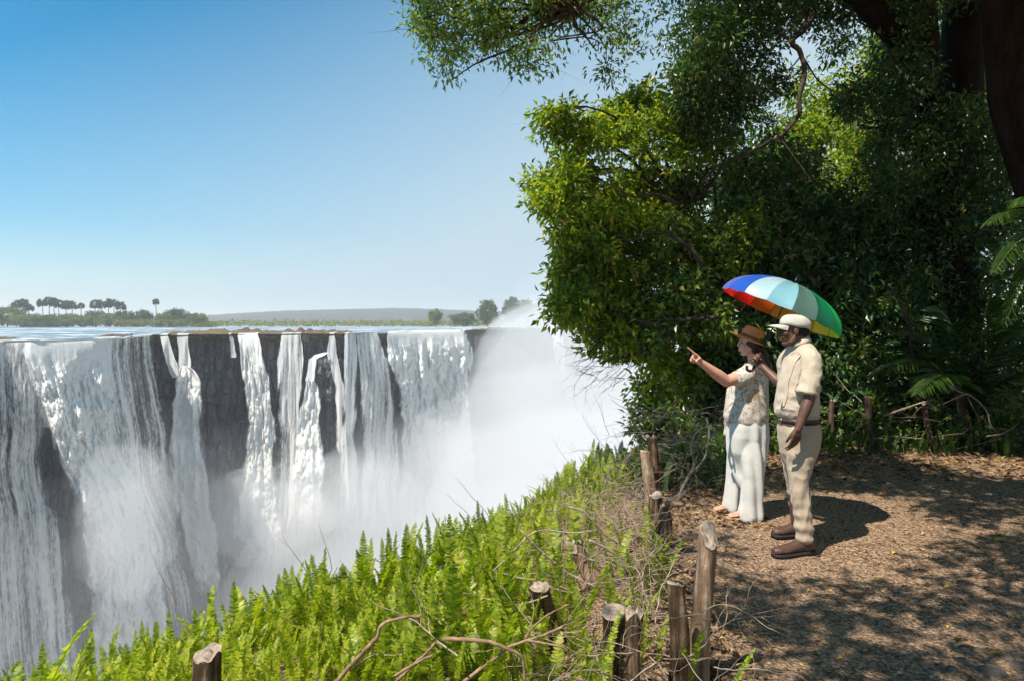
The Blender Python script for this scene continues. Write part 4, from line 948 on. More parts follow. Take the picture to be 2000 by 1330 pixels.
# --- palms
M_PALM = leaf_mat("palm_green", [(0.0, (0.03, 0.07, 0.015)), (1.0, (0.07, 0.13, 0.025))], 0.3, 0.35, (1.6, 1.8, 0.5), 0.6)
def palm_frond(pts, width, rng, n=34, mat=M_PALM, e=None, leaf_w=0.022):
    p = spline(pts, n); tg = unit(np.gradient(p, axis=0)); up = np.array([0, 0, 1.0]); sd = unit(np.cross(tg, up)); nn = np.cross(sd, tg)
    t = np.linspace(0, 1, n); g = Geo(); g.tube(p, np.linspace(0.012, 0.003, n), 5)
    for s in (1, -1):
        k = slice(4, n); ax = unit(sd[k]*s+tg[k]*(0.45+0.9*t[k, None]**2)+rng.normal(size=(n-4, 3))*0.07+np.array([0, 0, -0.15]))
        L = width*(np.sin(np.pi*np.clip(t[k]*0.85+0.15, 0, 1))**0.6)*rng.uniform(0.85, 1.1, n-4)
        V, F = leaves_np(p[k], ax, nn[k], L, np.full(n-4, leaf_w*1.6), 0.5, 0.18); g.add(V, F)
    g.build("frond", mat, e, smooth=False)
def palm(u, v, d, label, tips, seed, width=0.3):
    r = np.random.default_rng(seed); b = P(u, v, d); e = empty("palm", (b.x, b.y, float(ground_h(b.x, b.y))), label, "palm", "forest palms")
    for (tu, tv, td) in tips:
        t = P(tu, tv, td); m = (b+t)/2+Vector((0, 0, 0.22*(t-b).length)); palm_frond([b, b*0.65+m*0.35+Vector((0, 0, 0.1)), m, (m+t)/2+Vector((0, 0, 0.06)), t], width, r, e=e)
    g = Geo(); g.tube([(b.x, b.y, float(ground_h(b.x, b.y))-0.1), b], [0.10, 0.07], 10); g.build("stem", M_TRUNK, e)
palm(2090, 470, 7.4, "palm leaning in from the right edge with a lit fan of leaflets", [(1940, 535, 7.0), (1925, 440, 7.2), (1990, 400, 6.9), (1960, 640, 7.2), (2040, 600, 7.0)], 1, 0.34)
palm(1905, 800, 9.3, "low dark palm spreading over the undergrowth near the fat short post", [(1700, 730, 8.8), (1735, 640, 9.0), (1830, 600, 9.2), (1990, 640, 8.9), (1790, 770, 8.4), (1700, 680, 9.2), (2030, 730, 8.8), (1930, 590, 9.4)], 2, 0.42)
palm(1790, 810, 9.6, "small palm fanning out behind the slender bare sapling", [(1720, 700, 9.3), (1760, 670, 9.5), (1690, 770, 9.2), (1840, 690, 9.4)], 3, 0.34)

# --- undergrowth along the back of the path
def undergrowth():
    rng = np.random.default_rng(108); g = Geo()
    for k in range(620):
        u = rng.uniform(1240, 2080); d = rng.uniform(8.7, 10.2) if u > 1450 else rng.uniform(6.9, 8.6)
        x = (u-1000)/1333*d
        if edge_s(x, d) < 0.0: continue
        add_frond(g, FRONDS[rng.integers(14)], (x, d, float(ground_h(x, d))-0.03), rng.uniform(0, 6.28), rng.uniform(0.5, 0.95), rng.uniform(-0.3, 0.3))
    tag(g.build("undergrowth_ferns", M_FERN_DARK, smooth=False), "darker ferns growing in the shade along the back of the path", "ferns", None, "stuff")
    n = 420; u = rng.uniform(1235, 2080, n); d = np.where(u > 1450, rng.uniform(8.9, 10.6, n), rng.uniform(7.3, 8.9, n)); x = (u-1000)/1333*d
    z = ground_h(x, d)+rng.uniform(0.05, 0.8, n)*rng.random(n)**0.7
    V, F = clumps(np.stack([x, d, z], 1), rng.uniform(0.12, 0.3, n), 22, 0.09, rng, 0.5)
    tag(mesh_np("undergrowth", V, F, M_LEAF_MID, smooth=False), "low leafy undergrowth at the foot of the trees", "undergrowth", None, "stuff")
    g = Geo()
    for k in range(130):
        u = rng.uniform(1300, 2050); d = rng.uniform(8.7, 9.6); x = (u-1000)/1333*d
        walk(g, np.array([x, d, float(ground_h(x, d))+rng.uniform(0.05, 0.7)]), np.array([rng.normal(), rng.normal()*0.4, rng.normal()*0.4]), rng.uniform(0.3, 1.0), rng.uniform(0.002, 0.006), rng, 0.3, 0.05, 0.1)
    tag(g.build("undergrowth_twigs", M_TWIG), "dry twigs caught in the undergrowth", "twigs", None, "stuff")
undergrowth()
# ============================================================ far bank
M_FB = [leaf_mat("far_bush_olive", [(0, (0.08, 0.105, 0.02)), (1, (0.26, 0.27, 0.06))], 0.2, 0.7), leaf_mat("far_bush_green", [(0, (0.04, 0.075, 0.02)), (1, (0.13, 0.18, 0.04))], 0.2, 0.7), leaf_mat("far_palm_leaf", [(0, (0.05, 0.06, 0.035)), (1, (0.15, 0.16, 0.08))], 0.2, 0.6)]
def far_tree(u, v0, v1, w, d, mat, label, seed, name="riverside_tree", group="trees on the far bank", n=None, squat=1.0):
    r = np.random.default_rng(2000+seed); b = P(u, v0, d); b.z = -1.6; top = P(u, v1, d).z; H = top-b.z; W = w*d/1333/2
    e = empty(name, b, label, "tree", group); k = int(n or 46+W*H*1.6)
    q = unit(r.normal(size=(k, 3)))*r.uniform(0.3, 1, (k, 1))**0.5; lob = 1+0.25*vn(q[:, 0]*2.3+seed, q[:, 1]*2.3, q[:, 2]*2.3, 800)
    c = np.array([b.x, b.y, b.z+H*0.54])+q*lob[:, None]*np.array([W*0.9, W*0.8, H*0.42])
    V, F = clumps(c, r.uniform(0.6, 1.3, k), 20, 0.95, r, 0.6); mesh_np("crown", V, F, mat, e, smooth=False)
    g = Geo(); g.tube([(b.x, b.y, b.z-0.3), (b.x+0.3, b.y, b.z+H*0.5)], [0.35, 0.2], 7)
    for i in range(5): g.tube(spline([(b.x+0.2, b.y, b.z+H*0.2), (np.array([b.x, b.y, b.z+H*0.3])+c[i])/2, c[i]], 6), np.linspace(0.16, 0.04, 6), 5, cap=False)
    g.build("trunk", M_LIMB, e)
def far_palm(u, vtop, d, label, seed, vb=640, head=11):
    r = np.random.default_rng(3000+seed); b = P(u, vb, d); b.z = -1.6; t = P(u+r.uniform(-1.5, 1.5), vtop, d); R_ = head*d/1333
    t.z -= R_*0.45; e = empty("fan_palm", b, label, "palm tree", "fan palms on the far bank")
    g = Geo(); g.tube(spline([b, (b+t)/2+Vector((r.uniform(-.3, .3), 0, 0)), t], 8), np.linspace(0.24, 0.18, 8), 7); g.build("trunk", M_LIMB, e)
    n = 46; q = unit(r.normal(size=(n, 3))); q[:, 2] = np.abs(q[:, 2])*1.2-0.5; q = unit(q); c = np.array(t)+q*R_*0.62*np.array([1, 1, 1.25])
    V, F = leaves_np(np.repeat(c, 9, 0)-np.repeat(q, 9, 0)*0.3, np.repeat(q, 9, 0)+r.normal(size=(n*9, 3))*0.55-np.array([0, 0, .25]), r.normal(size=(n*9, 3))+np.array([0, 0, .6]), np.full(n*9, R_*0.55), np.full(n*9, R_*0.16), 0.2, 0.3)
    mesh_np("crown", V, F, M_FB[2], e, smooth=False)
B_ = [(15, 640, 596, 75, 0, "olive green bush cut by the left edge on the far bank"), (-30, 640, 583, 70, 1, "tall dark tree just outside the left edge of the far bank"), (62, 640, 612, 70, 0, "bush below the leftmost clump of fan palms"),
      (100, 640, 614, 62, 1, "dull green bush below the group of four palms"), (135, 640, 613, 60, 0, "light green bush below the pair of low palms"), (165, 640, 616, 46, 0, "yellowish bush left of the round dark one"),
      (187, 640, 606, 46, 1, "round dark green bush at the middle of the left bank"), (215, 640, 612, 52, 0, "pale green bush right of the round dark one"), (245, 638, 607, 56, 1, "hazy green tree under the three leaning palms"),
      (280, 638, 604, 38, 1, "dome shaped tree left of the lone tall palm"), (262, 638, 624, 90, 0, "low olive thicket at the water under the dome shaped tree"), (345, 638, 601, 52, 1, "largest dark green tree right of the lone tall palm"),
      (322, 638, 611, 40, 0, "light green bush between the lone palm and the largest tree"), (385, 638, 612, 42, 0, "brownish tree ending the left bank thicket"), (330, 638, 625, 110, 0, "low green reeds and shrubs below the largest tree"), (400, 638, 628, 60, 0, "low shrub at the right tip of the left bank"),
      (80, 641, 627, 110, 1, "dark shrub line at the waterside on the left")]
for i, (u, v0, v1, w, m, lab) in enumerate(B_): far_tree(u, v0, v1, w, 440 if v1 < 608 else 432, M_FB[m], lab, i)
for i, (u, v, lab) in enumerate([(33, 592, "leftmost spreading fan palm"), (46, 590, "second palm of the leftmost clump"), (57, 598, "short palm at the right of the leftmost clump"), (84, 589, "left palm of the group of four"), (95, 586, "tallest palm of the group of four"),
                                (106, 588, "third palm of the group of four"), (116, 591, "right palm of the group of four"), (129, 593, "left of the pair of low palms"), (140, 594, "right of the pair of low palms"), (158, 596, "small solitary palm left of the round dark bush"),
                                (187, 592, "palm standing above the round dark bush"), (197, 592, "palm just right of the one above the round dark bush"), (213, 590, "left of the three leaning palms"), (224, 591, "middle of the three leaning palms"), (236, 595, "right of the three leaning palms")]):
    far_palm(u, v, 455, lab, i, head=10 if u != 158 else 7)
far_palm(305, 588, 450, "lone tall palm with a thin trunk on the far bank", 40, head=7)
H_ = [(953, 585, 44, "rounded hazy tree at the left of the misty grove"), (1000, 579, 42, "tallest hazy tree of the misty grove"), (1028, 582, 34, "hazy tree at the middle of the misty grove"), (1056, 583, 34, "hazy tree at the right of the misty grove"), (1090, 588, 50, "faint tree behind the spray at the end of the misty grove"), (850, 603, 30, "small yellowish tree on the misty bank above the huge waterfall"), (905, 610, 60, "low hazy shrub left of the misty grove")]
for i, (u, v, w, lab) in enumerate(H_): far_tree(u, 634, v, w, 480, M_FB[1] if i != 5 else M_FB[0], lab, 50+i, group="trees in the mist")
def bank_scrub():
    r = np.random.default_rng(12); n = 2600; u = r.uniform(380, 1500, n); d = 470+r.random(n)**1.5*900; x = (u-1000)/1333*d
    z = -1.6+r.uniform(0, 2.6, n)*(1+d/900)
    V, F = clumps(np.stack([x, d, z], 1), r.uniform(1.0, 2.6, n), 9, 1.5, r, 0.7)
    tag(mesh_np("bank_scrub", V, F, M_FB[0], smooth=False), "olive scrub covering the far plain above the falls", "scrub", None, "stuff")
bank_scrub()
# ============================================================ people
def fuse(name, g, mat, parent, voxel=0.005, smooth=3, wrinkle=None, mats=None):
    """one continuous surface grown from overlapping volumes"""
    tmp = g.build("tmp", [], None); md = tmp.modifiers.new("r", 'REMESH'); md.mode = 'VOXEL'; md.voxel_size = voxel; md.use_smooth_shade = True
    ms = tmp.modifiers.new("s", 'SMOOTH'); ms.iterations = smooth; ms.factor = 0.5
    dg = bpy.context.evaluated_depsgraph_get(); dg.update(); me = bpy.data.meshes.new_from_object(tmp.evaluated_get(dg))
    old = tmp.data; bpy.data.objects.remove(tmp); bpy.data.meshes.remove(old)
    n = len(me.vertices); co = np.empty(n*3, np.float32); me.vertices.foreach_get("co", co); co = co.reshape(-1, 3).astype(float)
    if wrinkle is not None:
        nr = np.empty(n*3, np.float32); me.vertices.foreach_get("normal", nr); nr = nr.reshape(-1, 3)
        co = co+nr*wrinkle(co)[:, None]; me.vertices.foreach_set("co", co.astype(np.float32).ravel()); me.update()
    me.materials.clear()
    for m in ([mat] if not isinstance(mat, list) else mat): me.materials.append(m)
    me.name = name; o = link(name, me, parent)
    return o, me, co
def ell(g, c, r, ax=None, n=14):
    th = np.linspace(0, np.pi, n); ph = np.linspace(0, 2*np.pi, n*2, endpoint=False); T, F = np.meshgrid(th, ph, indexing='ij')
    N = np.stack([np.sin(T)*np.cos(F), np.sin(T)*np.sin(F), np.cos(T)], -1).reshape(-1, 3)*np.array(r)
    if ax is not None: N = N @ np.array([tuple(a) for a in ax])
    g.add(N+np.array(c), grid_faces(n, n*2, True)[:, ::-1])
class Frame:
    def __init__(s, o, f, u=(0, 0, 1)):
        s.o = np.array(tuple(o), float); s.f = unit(np.array(f, float)); u = np.array(u, float); s.l = unit(np.cross(u, s.f)); s.u = np.cross(s.f, s.l)
    def __call__(s, a, b, c): return s.o+s.f*a+s.l*b+s.u*c
    def ax(s): return (s.f, s.l, s.u)
def rings(g, rows, seg=40):
    """closed loft; rows: (centre, axisA*a, axisB*b)"""
    th = np.linspace(0, 2*np.pi, seg, endpoint=False); V = []
    for c, A, B in rows: V.append(np.array(c)+np.outer(np.cos(th), A)+np.outer(np.sin(th), B))
    n = len(rows); V = np.concatenate(V+[np.array([rows[0][0], rows[-1][0]])]); F = [grid_faces(n, seg, True)]; i = np.arange(seg); j = (i+1) % seg
    F.append(np.stack([np.full(seg, n*seg), j, i], 1)); F.append(np.stack([np.full(seg, n*seg+1), (n-1)*seg+i, (n-1)*seg+j], 1)); g.add(V, F)
def resample_rows(rows, n):
    C = spline([r[0] for r in rows], n); a = np.interp(np.linspace(0, 1, n), np.linspace(0, 1, len(rows)), [r[1] for r in rows]); b = np.interp(np.linspace(0, 1, n), np.linspace(0, 1, len(rows)), [r[2] for r in rows]); return C, a, b
def limb(g, pts, rads, n=24, seg=16):
    p = spline(pts, n); r = np.interp(np.linspace(0, 1, n), np.linspace(0, 1, len(rads)), rads); g.tube(p, r, seg); ell(g, p[0], (r[0],)*3, n=8); ell(g, p[-1], (r[-1],)*3, n=8)
def head(g, H, s=1.0, fem=False):
    e = lambda a, b, c, r: ell(g, H(a*s, b*s, c*s), tuple(x*s for x in r), H.ax()) if not (fem and abs(b) > .07) else None
    nt = .104 if fem else .112
    e(-0.012, 0, 0.036, (.098, .076, .086)); e(.018, 0, -.028, (.068, .057, .082)); e(.054, 0, -.092, (.026, .026, .020))
    for k in (1, -1):
        g.tube([H(-.012*s, k*.056*s, -.04*s), H(.02*s, k*.045*s, -.078*s), H(.054*s, k*.012*s, -.094*s)], [.017*s, .017*s, .016*s], 10)
        e(.052, k*.034, -.022, (.028, .026, .026)); e(-.004, k*.077, -.004, (.018, .008, .031)); e(nt-.0135, k*.010, -.031, (.010, .0075, .0075))
        e(.068, k*.032, .020, (.016, .022, .008))
    e(.078, 0, .030, (.014, .045, .022)); g.tube([H(.088*s, 0, .016*s), H(.100*s, 0, -.008*s), H(nt*s, 0, -.028*s)], [.0075*s, .009*s, (.009 if fem else .0115)*s], 10)
    e(.086, 0, -.053, (.015, .022, .0065)); e(.083, 0, -.066, (.015, .019, .0075)); e(.076, 0, -.045, (.014, .03, .02))
def hand(g, W, d, n, t, curls, s=1.0, thumb=(0.5, 0.35), spread=0.06):
    """W wrist, d towards the fingers, n out of the palm side (curl direction), t thumb side"""
    W = np.array(tuple(W)); d = unit(np.array(d, float)); t = unit(np.array(t, float)-d*np.dot(t, d)); n = np.cross(t, d)*np.sign(np.dot(np.cross(t, d), n))
    Ls = [(.042, .025, .020), (.046, .029, .021), (.043, .027, .021), (.034, .020, .018)]
    for i in range(4):
        o = (1.5-i)*0.0195*s; kn = W+d*(.088-.006*abs(i-1))*s+t*o; g.tube([W+t*o*0.55, W+d*.045*s+t*o*0.9-n*.003, kn], [.013*s, .0135*s, .0108*s], 10)
        p = kn; dr = unit(d+t*(1.5-i)*spread); r = (.0098-.0006*abs(i-1)-(.0012 if i == 3 else 0))*s; ell(g, p, (r*1.1,)*3, n=8); a = 0
        pts = [p]; 
        for j in range(3):
            a += curls[i][j]; q = dr*math.cos(a)+n*math.sin(a); p = p+q*Ls[i][j]*s; pts.append(p)
        for j in range(3): g.tube([pts[j], pts[j+1]], [r*(1-.09*j), r*(1-.09*(j+1))], 10); ell(g, pts[j+1], (r*(1-.09*(j+1)),)*3, n=8)
    p = W+d*.022*s+t*.022*s+n*.006*s; a, b = thumb; dd = unit(d*0.75+t*a+n*b); pts = [p, p+dd*.042*s]
    dd2 = unit(dd+d*0.25+n*b*0.9-t*0.25); pts.append(pts[-1]+dd2*.032*s); dd3 = unit(dd2+n*b*0.8-t*0.3); pts.append(pts[-1]+dd3*.024*s)
    g.tube(pts, [.0145*s, .0115*s, .0102*s, .0085*s], 10)
    for q, r in zip(pts, [.0145, .0115, .0102, .0085]): ell(g, q, (r*s,)*3, n=8)
def skin_mat(name, c1, c2, rough=0.45):
    t = NT(name); n = t.noise(t.coord(), 18, 4, 0.6); f = t.noise(t.coord(), 220, 3, 0.6)
    b = t.n("BsdfPrincipled"); t.set(b.inputs["Base Color"], t.ramp(n, [(.35, c1), (.65, c2)])); b.inputs["Roughness"].default_value = rough; b.inputs["Specular IOR Level"].default_value = .4
    b.inputs["Subsurface Weight"].default_value = 0.12; b.inputs["Subsurface Scale"].default_value = 0.01; b.inputs["Subsurface Radius"].default_value = (1, .35, .2)
    t.t.links.new(t.bump(f, .12, .002), b.inputs["Normal"]); return t.done(b.outputs[0])
def cloth_mat(name, stops, scale=60, rough=0.9, extra=None, fold=.5, fdist=.012, fs=(1, 1, .55)):
    t = NT(name); co = t.coord(); w = t.noise(t.map((1, 1, 1), co), 420, 2, .6); n = t.noise(co, scale, 5, .65)
    c = t.ramp(n, stops)
    if extra: c = extra(t, co, c)
    fo = t.n("TexNoise"); fo.noise_type = 'RIDGED_MULTIFRACTAL'; t.t.links.new(t.map(fs, co), fo.inputs["Vector"]); fo.inputs["Scale"].default_value = 9; fo.inputs["Detail"].default_value = 4; fo.inputs["Distortion"].default_value = .8
    b1 = t.bump(fo.outputs[0], fold, fdist)
    b2 = t.n("Bump"); t.set(b2.inputs["Height"], t.math('ADD', t.math('MULTIPLY', w, .4), t.math('MULTIPLY', n, .6))); b2.inputs["Strength"].default_value = .3; b2.inputs["Distance"].default_value = .004; t.t.links.new(b1, b2.inputs["Normal"])
    return t.done(t.pbr(c, rough, b2.outputs[0], .1, **{"Sheen Weight": 0.15}))
def plain(name, c, rough=0.5, metal=0.0):
    t = NT(name); n = t.noise(t.coord(), 60, 4, .6); cc = t.ramp(n, [(.3, tuple(x*.75 for x in c)), (.7, tuple(min(1, x*1.2) for x in c))])
    return t.done(t.pbr(cc, rough, t.bump(n, .2, .002), .4, Metallic=metal))
def folds(seed, amp, axis_scale=(9, 9, 4), fine=0.35):
    def f(co):
        x, y, z = co[:, 0]*axis_scale[0], co[:, 1]*axis_scale[1], co[:, 2]*axis_scale[2]
        wx = vn(x*.5, y*.5, z*.7, seed+9)*1.3
        a = 1-2*np.abs(vn(x+wx, y+wx, z+wx*.7, seed)); b = 1-2*np.abs(vn(x*2.3+wx, y*2.3, z*2.6+wx, seed+1))
        return amp*(np.clip(a, -1, .9)*.75+b*fine)
    return f

# ------------------------------------------------------------ the guide holding the umbrella
def man():
    yaw = R(3); f = np.array([-math.cos(yaw), -math.sin(yaw), 0]); l = np.array([math.sin(yaw), -math.cos(yaw), 0]); up = np.array([0, 0, 1.0])
    D = 5.2; base = P(1552, 1075, 5.15); e = empty("person", (base.x, base.y, 0), "man in khaki shirt, trousers and pale cap, smiling and holding up the umbrella", "person")
    skin = skin_mat("dark_skin", (.075, .033, .019), (.135, .064, .038), .5)
    khaki = cloth_mat("khaki_shirt", [(.3, (.42, .34, .255)), (.7, (.51, .42, .32))]); khaki2 = cloth_mat("khaki_trousers", [(.3, (.35, .265, .185)), (.7, (.43, .335, .24))])
    A = lambda u, v, d=D: np.array(P(u, v, d))
    H = Frame(A(1549, 646), (-math.cos(R(9)), math.sin(R(9)), 0.0), (-0.05, 0, 1))
    g = Geo(); head(g, H, 1.05)
    limb(g, [H(-.028, 0, -.05), A(1563, 672), A(1567, 690)], [.056, .058, .07])
    C, a, b = resample_rows([(A(1566, 690), .07, .13), (A(1566, 710), .10, .17), (A(1562, 745), .115, .155), (A(1560, 800), .11, .14), (A(1560, 840), .11, .16), (A(1560, 860), .08, .13)], 24)
    rings(g, [(C[i], f*a[i], -l*b[i]) if False else (C[i], l*b[i], f*a[i]) for i in range(24)][::-1])
    # legs and feet (inside the clothes)
    limb(g, [A(1566, 845, 5.10), A(1560, 945, 5.07), A(1573, 1065, 5.02)], [.085, .055, .04]); limb(g, [A(1555, 845, 5.30), A(1553, 945, 5.34), A(1556, 1035, 5.38)], [.085, .055, .04])
    # near arm hanging down
    sh, el, wr = A(1584, 702, 5.04), A(1581, 776, 4.97), A(1558, 838, 4.93)
    limb(g, [sh, (sh+el)/2, el], [.05, .047, .041]); limb(g, [el, el*.65+wr*.35, wr], [.041, .042, .026])
    hand(g, wr, A(1549, 880, 4.93)-wr, (-.35, .9, -.1), (-.9, -.3, -.1), [(.3, .4, .3), (.3, .45, .35), (.35, .5, .35), (.4, .55, .4)], 1.02, (.22, .3), .025)
    # far arm raised to hold the shaft
    sh2, el2, wr2 = A(1538, 706, 5.38), A(1533, 758, 5.43), A(1490, 716, 5.58)
    limb(g, [sh2, (sh2+el2)/2, el2], [.05, .046, .04]); limb(g, [el2, el2*.6+wr2*.4, wr2], [.04, .042, .027])
    sd = unit(A(1560, 535, 5.78)-A(1478, 706, 5.62)); gripc = A(1480, 702, 5.622); dirh = unit(gripc-wr2+sd*0.0)
    pd = unit(np.cross(sd, dirh)); 
    hand(g, wr2, unit(dirh*1.0-sd*0.15), -unit(np.array([.2, -1, 0.1])) if False else (-.75, -.3, -.1), sd, [(1.25, 1.4, .9), (1.3, 1.45, .9), (1.35, 1.45, .9), (1.4, 1.45, .9)], 1.04, (.55, .9), .02)
    fuse("body", g, skin, e, 0.0042, 2)
    # teeth, beard shadow, eyes
    g = Geo(); ell(g, H(.094, 0, -.0600), (.008, .016, .0045), H.ax(), 8); g.build("teeth", plain("tooth_white", (.75, .72, .66), .3), e)
    me_ = plain("dark_eye", (.14, .10, .085), .2)
    for k in (1, -1): g = Geo(); ell(g, H(.0755, k*.034, .0045), (.009, .011, .0055), H.ax(), 10); g.build("eye", me_, e)
    g = Geo(); ell(g, H(-.024, 0, .012), (.092, .0775, .070), H.ax()); g.tube([H(-.03, 0, -.03), H(-.06, 0, -.05), H(-.085, 0, -.04)], [.05, .045, .02], 12); fuse("hair", g, plain("black_hair", (.008, .007, .006), .9), e, .005, 2)
    # cap: crown, sweatband edge and curved brim
    capm = cloth_mat("pale_cap_cloth", [(.3, (.42, .39, .32)), (.7, (.50, .47, .39))]); cap = None
    HC = Frame(H(-.006, 0, .030), H.f+np.array([0, 0, .10]), (0, 0, 1)); HC.f = unit(H.f*1+np.array([0, 0, .17])); HC.l = H.l; HC.u = np.cross(HC.f, HC.l)
    n, m = 14, 40; th = np.linspace(0, np.pi/2, n); ph = np.linspace(0, 2*np.pi, m, endpoint=False); T, F_ = np.meshgrid(th, ph, indexing='ij')
    def capshell(k):
        a_ = np.sin(T)*np.cos(F_)*.115*k-.006; b_ = np.sin(T)*np.sin(F_)*.092*k; c_ = np.cos(T)**.7*.097*k+.004*np.cos(F_*6)*np.sin(T)*0.6; return (HC.o+a_[..., None]*HC.f+b_[..., None]*HC.l+c_[..., None]*HC.u).reshape(-1, 3)
    V = np.concatenate([capshell(1.0), capshell(.96)]); q = grid_faces(n, m, True); i = np.arange(m)+(n-1)*m; j = (np.arange(m)+1) % m+(n-1)*m; N_ = n*m
    cap = mesh_np("cap", V, [q[:, ::-1], q+N_, np.stack([i, j, j+N_, i+N_], 1)[:, ::-1]], capm, e)
    s_, w_ = np.meshgrid(np.linspace(0, 1, 14), np.linspace(-1, 1, 22), indexing='ij')
    def brim(dz):
        ang = w_*1.05; ra = .100+.080*s_*np.sqrt(np.clip(1-w_**2, 0, 1))+.004*s_; a_ = np.cos(ang)*ra+.004; b_ = np.sin(ang)*(.09+.0*s_)*(1-.15*s_)+0*a_; c_ = -.006-.020*s_**1.3-.012*w_**2*(.2+.8*s_)+dz
        return (HC.o+a_[..., None]*HC.f+b_[..., None]*HC.l+c_[..., None]*HC.u).reshape(-1, 3)
    V = np.concatenate([brim(.004), brim(0)]); q = grid_faces(14, 22); N_ = 14*22; eg = np.concatenate([np.arange(22), np.arange(22)[1:]*0]) [:22]
    per = np.concatenate([np.arange(0, 22), np.arange(2*22-1, 14*22, 22), np.arange(14*22-2, 13*22-1, -1), np.arange(12*22, 0, -22)])
    sd_ = np.stack([per, np.roll(per, -1), np.roll(per, -1)+N_, per+N_], 1)
    mesh_np("brim", V, [q, (q+N_)[:, ::-1], sd_], capm, cap if False else e)
    # shirt
    g = Geo()
    rows = [(A(1557, 818), .130, .150), (A(1556, 808), .158, .168), (A(1556, 796), .167, .175), (A(1557, 775), .156, .172), (A(1560, 745), .145, .172), (A(1563, 720), .132, .172), (A(1566, 700), .115, .18), (A(1567, 688), .092, .17), (A(1568, 679), .080, .12), (A(1566, 671), .062, .072)]
    C, a, b = resample_rows(rows, 50); a = a*.955; b = b*.97; rings(g, [(C[i], l*b[i], f*a[i]) for i in range(50)])
    sp = spline([A(1576, 692, 5.10), A(1584, 704, 5.04), A(1583, 735, 5.01), A(1576, 769, 4.99)], 22); g.tube(sp, np.interp(np.linspace(0, 1, 22), [0, .25, .6, 1], [.055, .068, .073, .079]), 24); ell(g, sp[0], (.062,)*3, n=8)
    limb(g, [A(1545, 692, 5.36), A(1538, 706, 5.39), A(1536, 735, 5.41)], [.065, .072, .07], seg=22)
    fw = folds(900, .0065, (9, 9, 6), .6); dg_ = lambda co: fw(co)+.006*np.sin((co[:, 2]*55+co[:, 0]*38+co[:, 1]*20))*smst(1.0, 1.06, co[:, 2])*(1-smst(1.22, 1.34, co[:, 2]))*vn(co[:, 0]*6, co[:, 1]*6, co[:, 2]*6, 905)
    so, _, _ = fuse("shirt", g, khaki, e, .0055, 8, dg_)
    g = Geo()   # collar
    Cc = A(1562, 667); n_ = 36; th = np.linspace(-2.55, 2.55, n_); V = []
    for (rr, zz) in ((.054, .020), (.058, .024), (.068, .002), (.076, -.016), (.072, -.018), (.056, .0)): V.append(Cc+np.outer(np.cos(th+np.pi)*rr*1.05, f)+np.outer(np.sin(th+np.pi)*rr, l)+np.outer(zz-.030*(-np.cos(th+np.pi) < -.4)*0-.022*np.cos(th+np.pi)*1.0, up))
    V = np.concatenate(V); q = grid_faces(6, n_); g.add(V, np.concatenate([q, q[:, ::-1]])[:len(q)]); cl = g.build("collar", khaki, e); sm = cl.modifiers.new("t", 'SOLIDIFY'); sm.thickness = .003
    g = Geo()   # pocket flap, placket, shoulder strap
    pk = A(1547, 728, 5.03)
    def patch(c, u_, v_, w, h, pts=None, off=None):
        u_, v_ = unit(u_), unit(v_); nn_ = unit(np.cross(u_, v_)); K = 6; a_, b_ = np.meshgrid(np.linspace(-1, 1, K), np.linspace(-1, 1, K)); 
        tip = (1-np.abs(a_))*(b_ < -.9)*h*.35
        q_ = c+a_[..., None]*u_*w/2+b_[..., None]*v_*h/2-tip[..., None]*v_+nn_*(1-a_**2)[..., None]*.006; g.add(q_.reshape(-1, 3), grid_faces(K, K))
    def on_shirt(p, o=.004):
        hit, loc, nn, _ = so.closest_point_on_mesh(Vector(p)-Vector(so.location)) if False else so.closest_point_on_mesh(so.matrix_world.inverted() @ Vector(p))
        return np.array(so.matrix_world @ loc), np.array(nn)
    bpy.context.view_layer.update()
    def stuck(name, corners, K=8, th=.004):
        c = [np.array(q) for q in corners]; a_, b_ = np.meshgrid(np.linspace(0, 1, K), np.linspace(0, 1, K)); V = []
        for i_ in range(K):
            for j_ in range(K):
                x_, y_ = a_[i_, j_], b_[i_, j_]; q_ = (c[0]*(1-x_)+c[1]*x_)*(1-y_)+(c[3]*(1-x_)+c[2]*x_)*y_; lo_, nn_ = on_shirt(q_); V.append(lo_+nn_*(th+.002*math.sin(x_*3.1)))
        o_ = mesh_np(name, V, grid_faces(K, K), khaki, e); m_ = o_.modifiers.new("t", 'SOLIDIFY'); m_.thickness = .0035; m_.offset = 1; return o_
    stuck("pocket", [A(1536, 727, 5.0), A(1560, 724, 5.0), A(1560, 757, 5.0), A(1536, 757, 5.0)])
    stuck("pocket_flap", [A(1534, 719, 5.0), A(1562, 716, 5.0), A(1561, 730, 5.0), A(1535, 734, 5.0)], th=.009)
    stuck("placket", [A(1536, 690, 5.1), A(1542, 690, 5.05), A(1519, 790, 5.05), A(1511, 790, 5.1)], 12)
    stuck("cuff_band", [A(1553, 757, 4.9), A(1597, 766, 4.9), A(1595, 774, 4.9), A(1552, 765, 4.9)], 10)
    # belt and trousers
    g = Geo()
    rows = [(A(1560, 806), .132, .158), (A(1560, 820), .140, .165), (A(1561, 840), .150, .178), (A(1561, 862), .145, .165), (A(1560, 885), .13, .14), (A(1558, 915), .08, .09)]
    C, a, b = resample_rows(rows, 20); rings(g, [(C[i], l*b[i], f*a[i]) for i in range(20)][::-1] if False else [(C[i], f*a[i], l*b[i]) for i in range(20)])
    limb(g, [A(1567, 850, 5.09), A(1563, 895, 5.08), A(1561, 945, 5.05), A(1568, 1000, 5.03), A(1572, 1046, 5.02)], [.104, .092, .069, .064, .062], 30, 24)
    limb(g, [A(1553, 850, 5.31), A(1550, 895, 5.33), A(1555, 945, 5.35), A(1562, 1000, 5.37), A(1566, 1034, 5.38)], [.104, .090, .068, .062, .060], 30, 24)
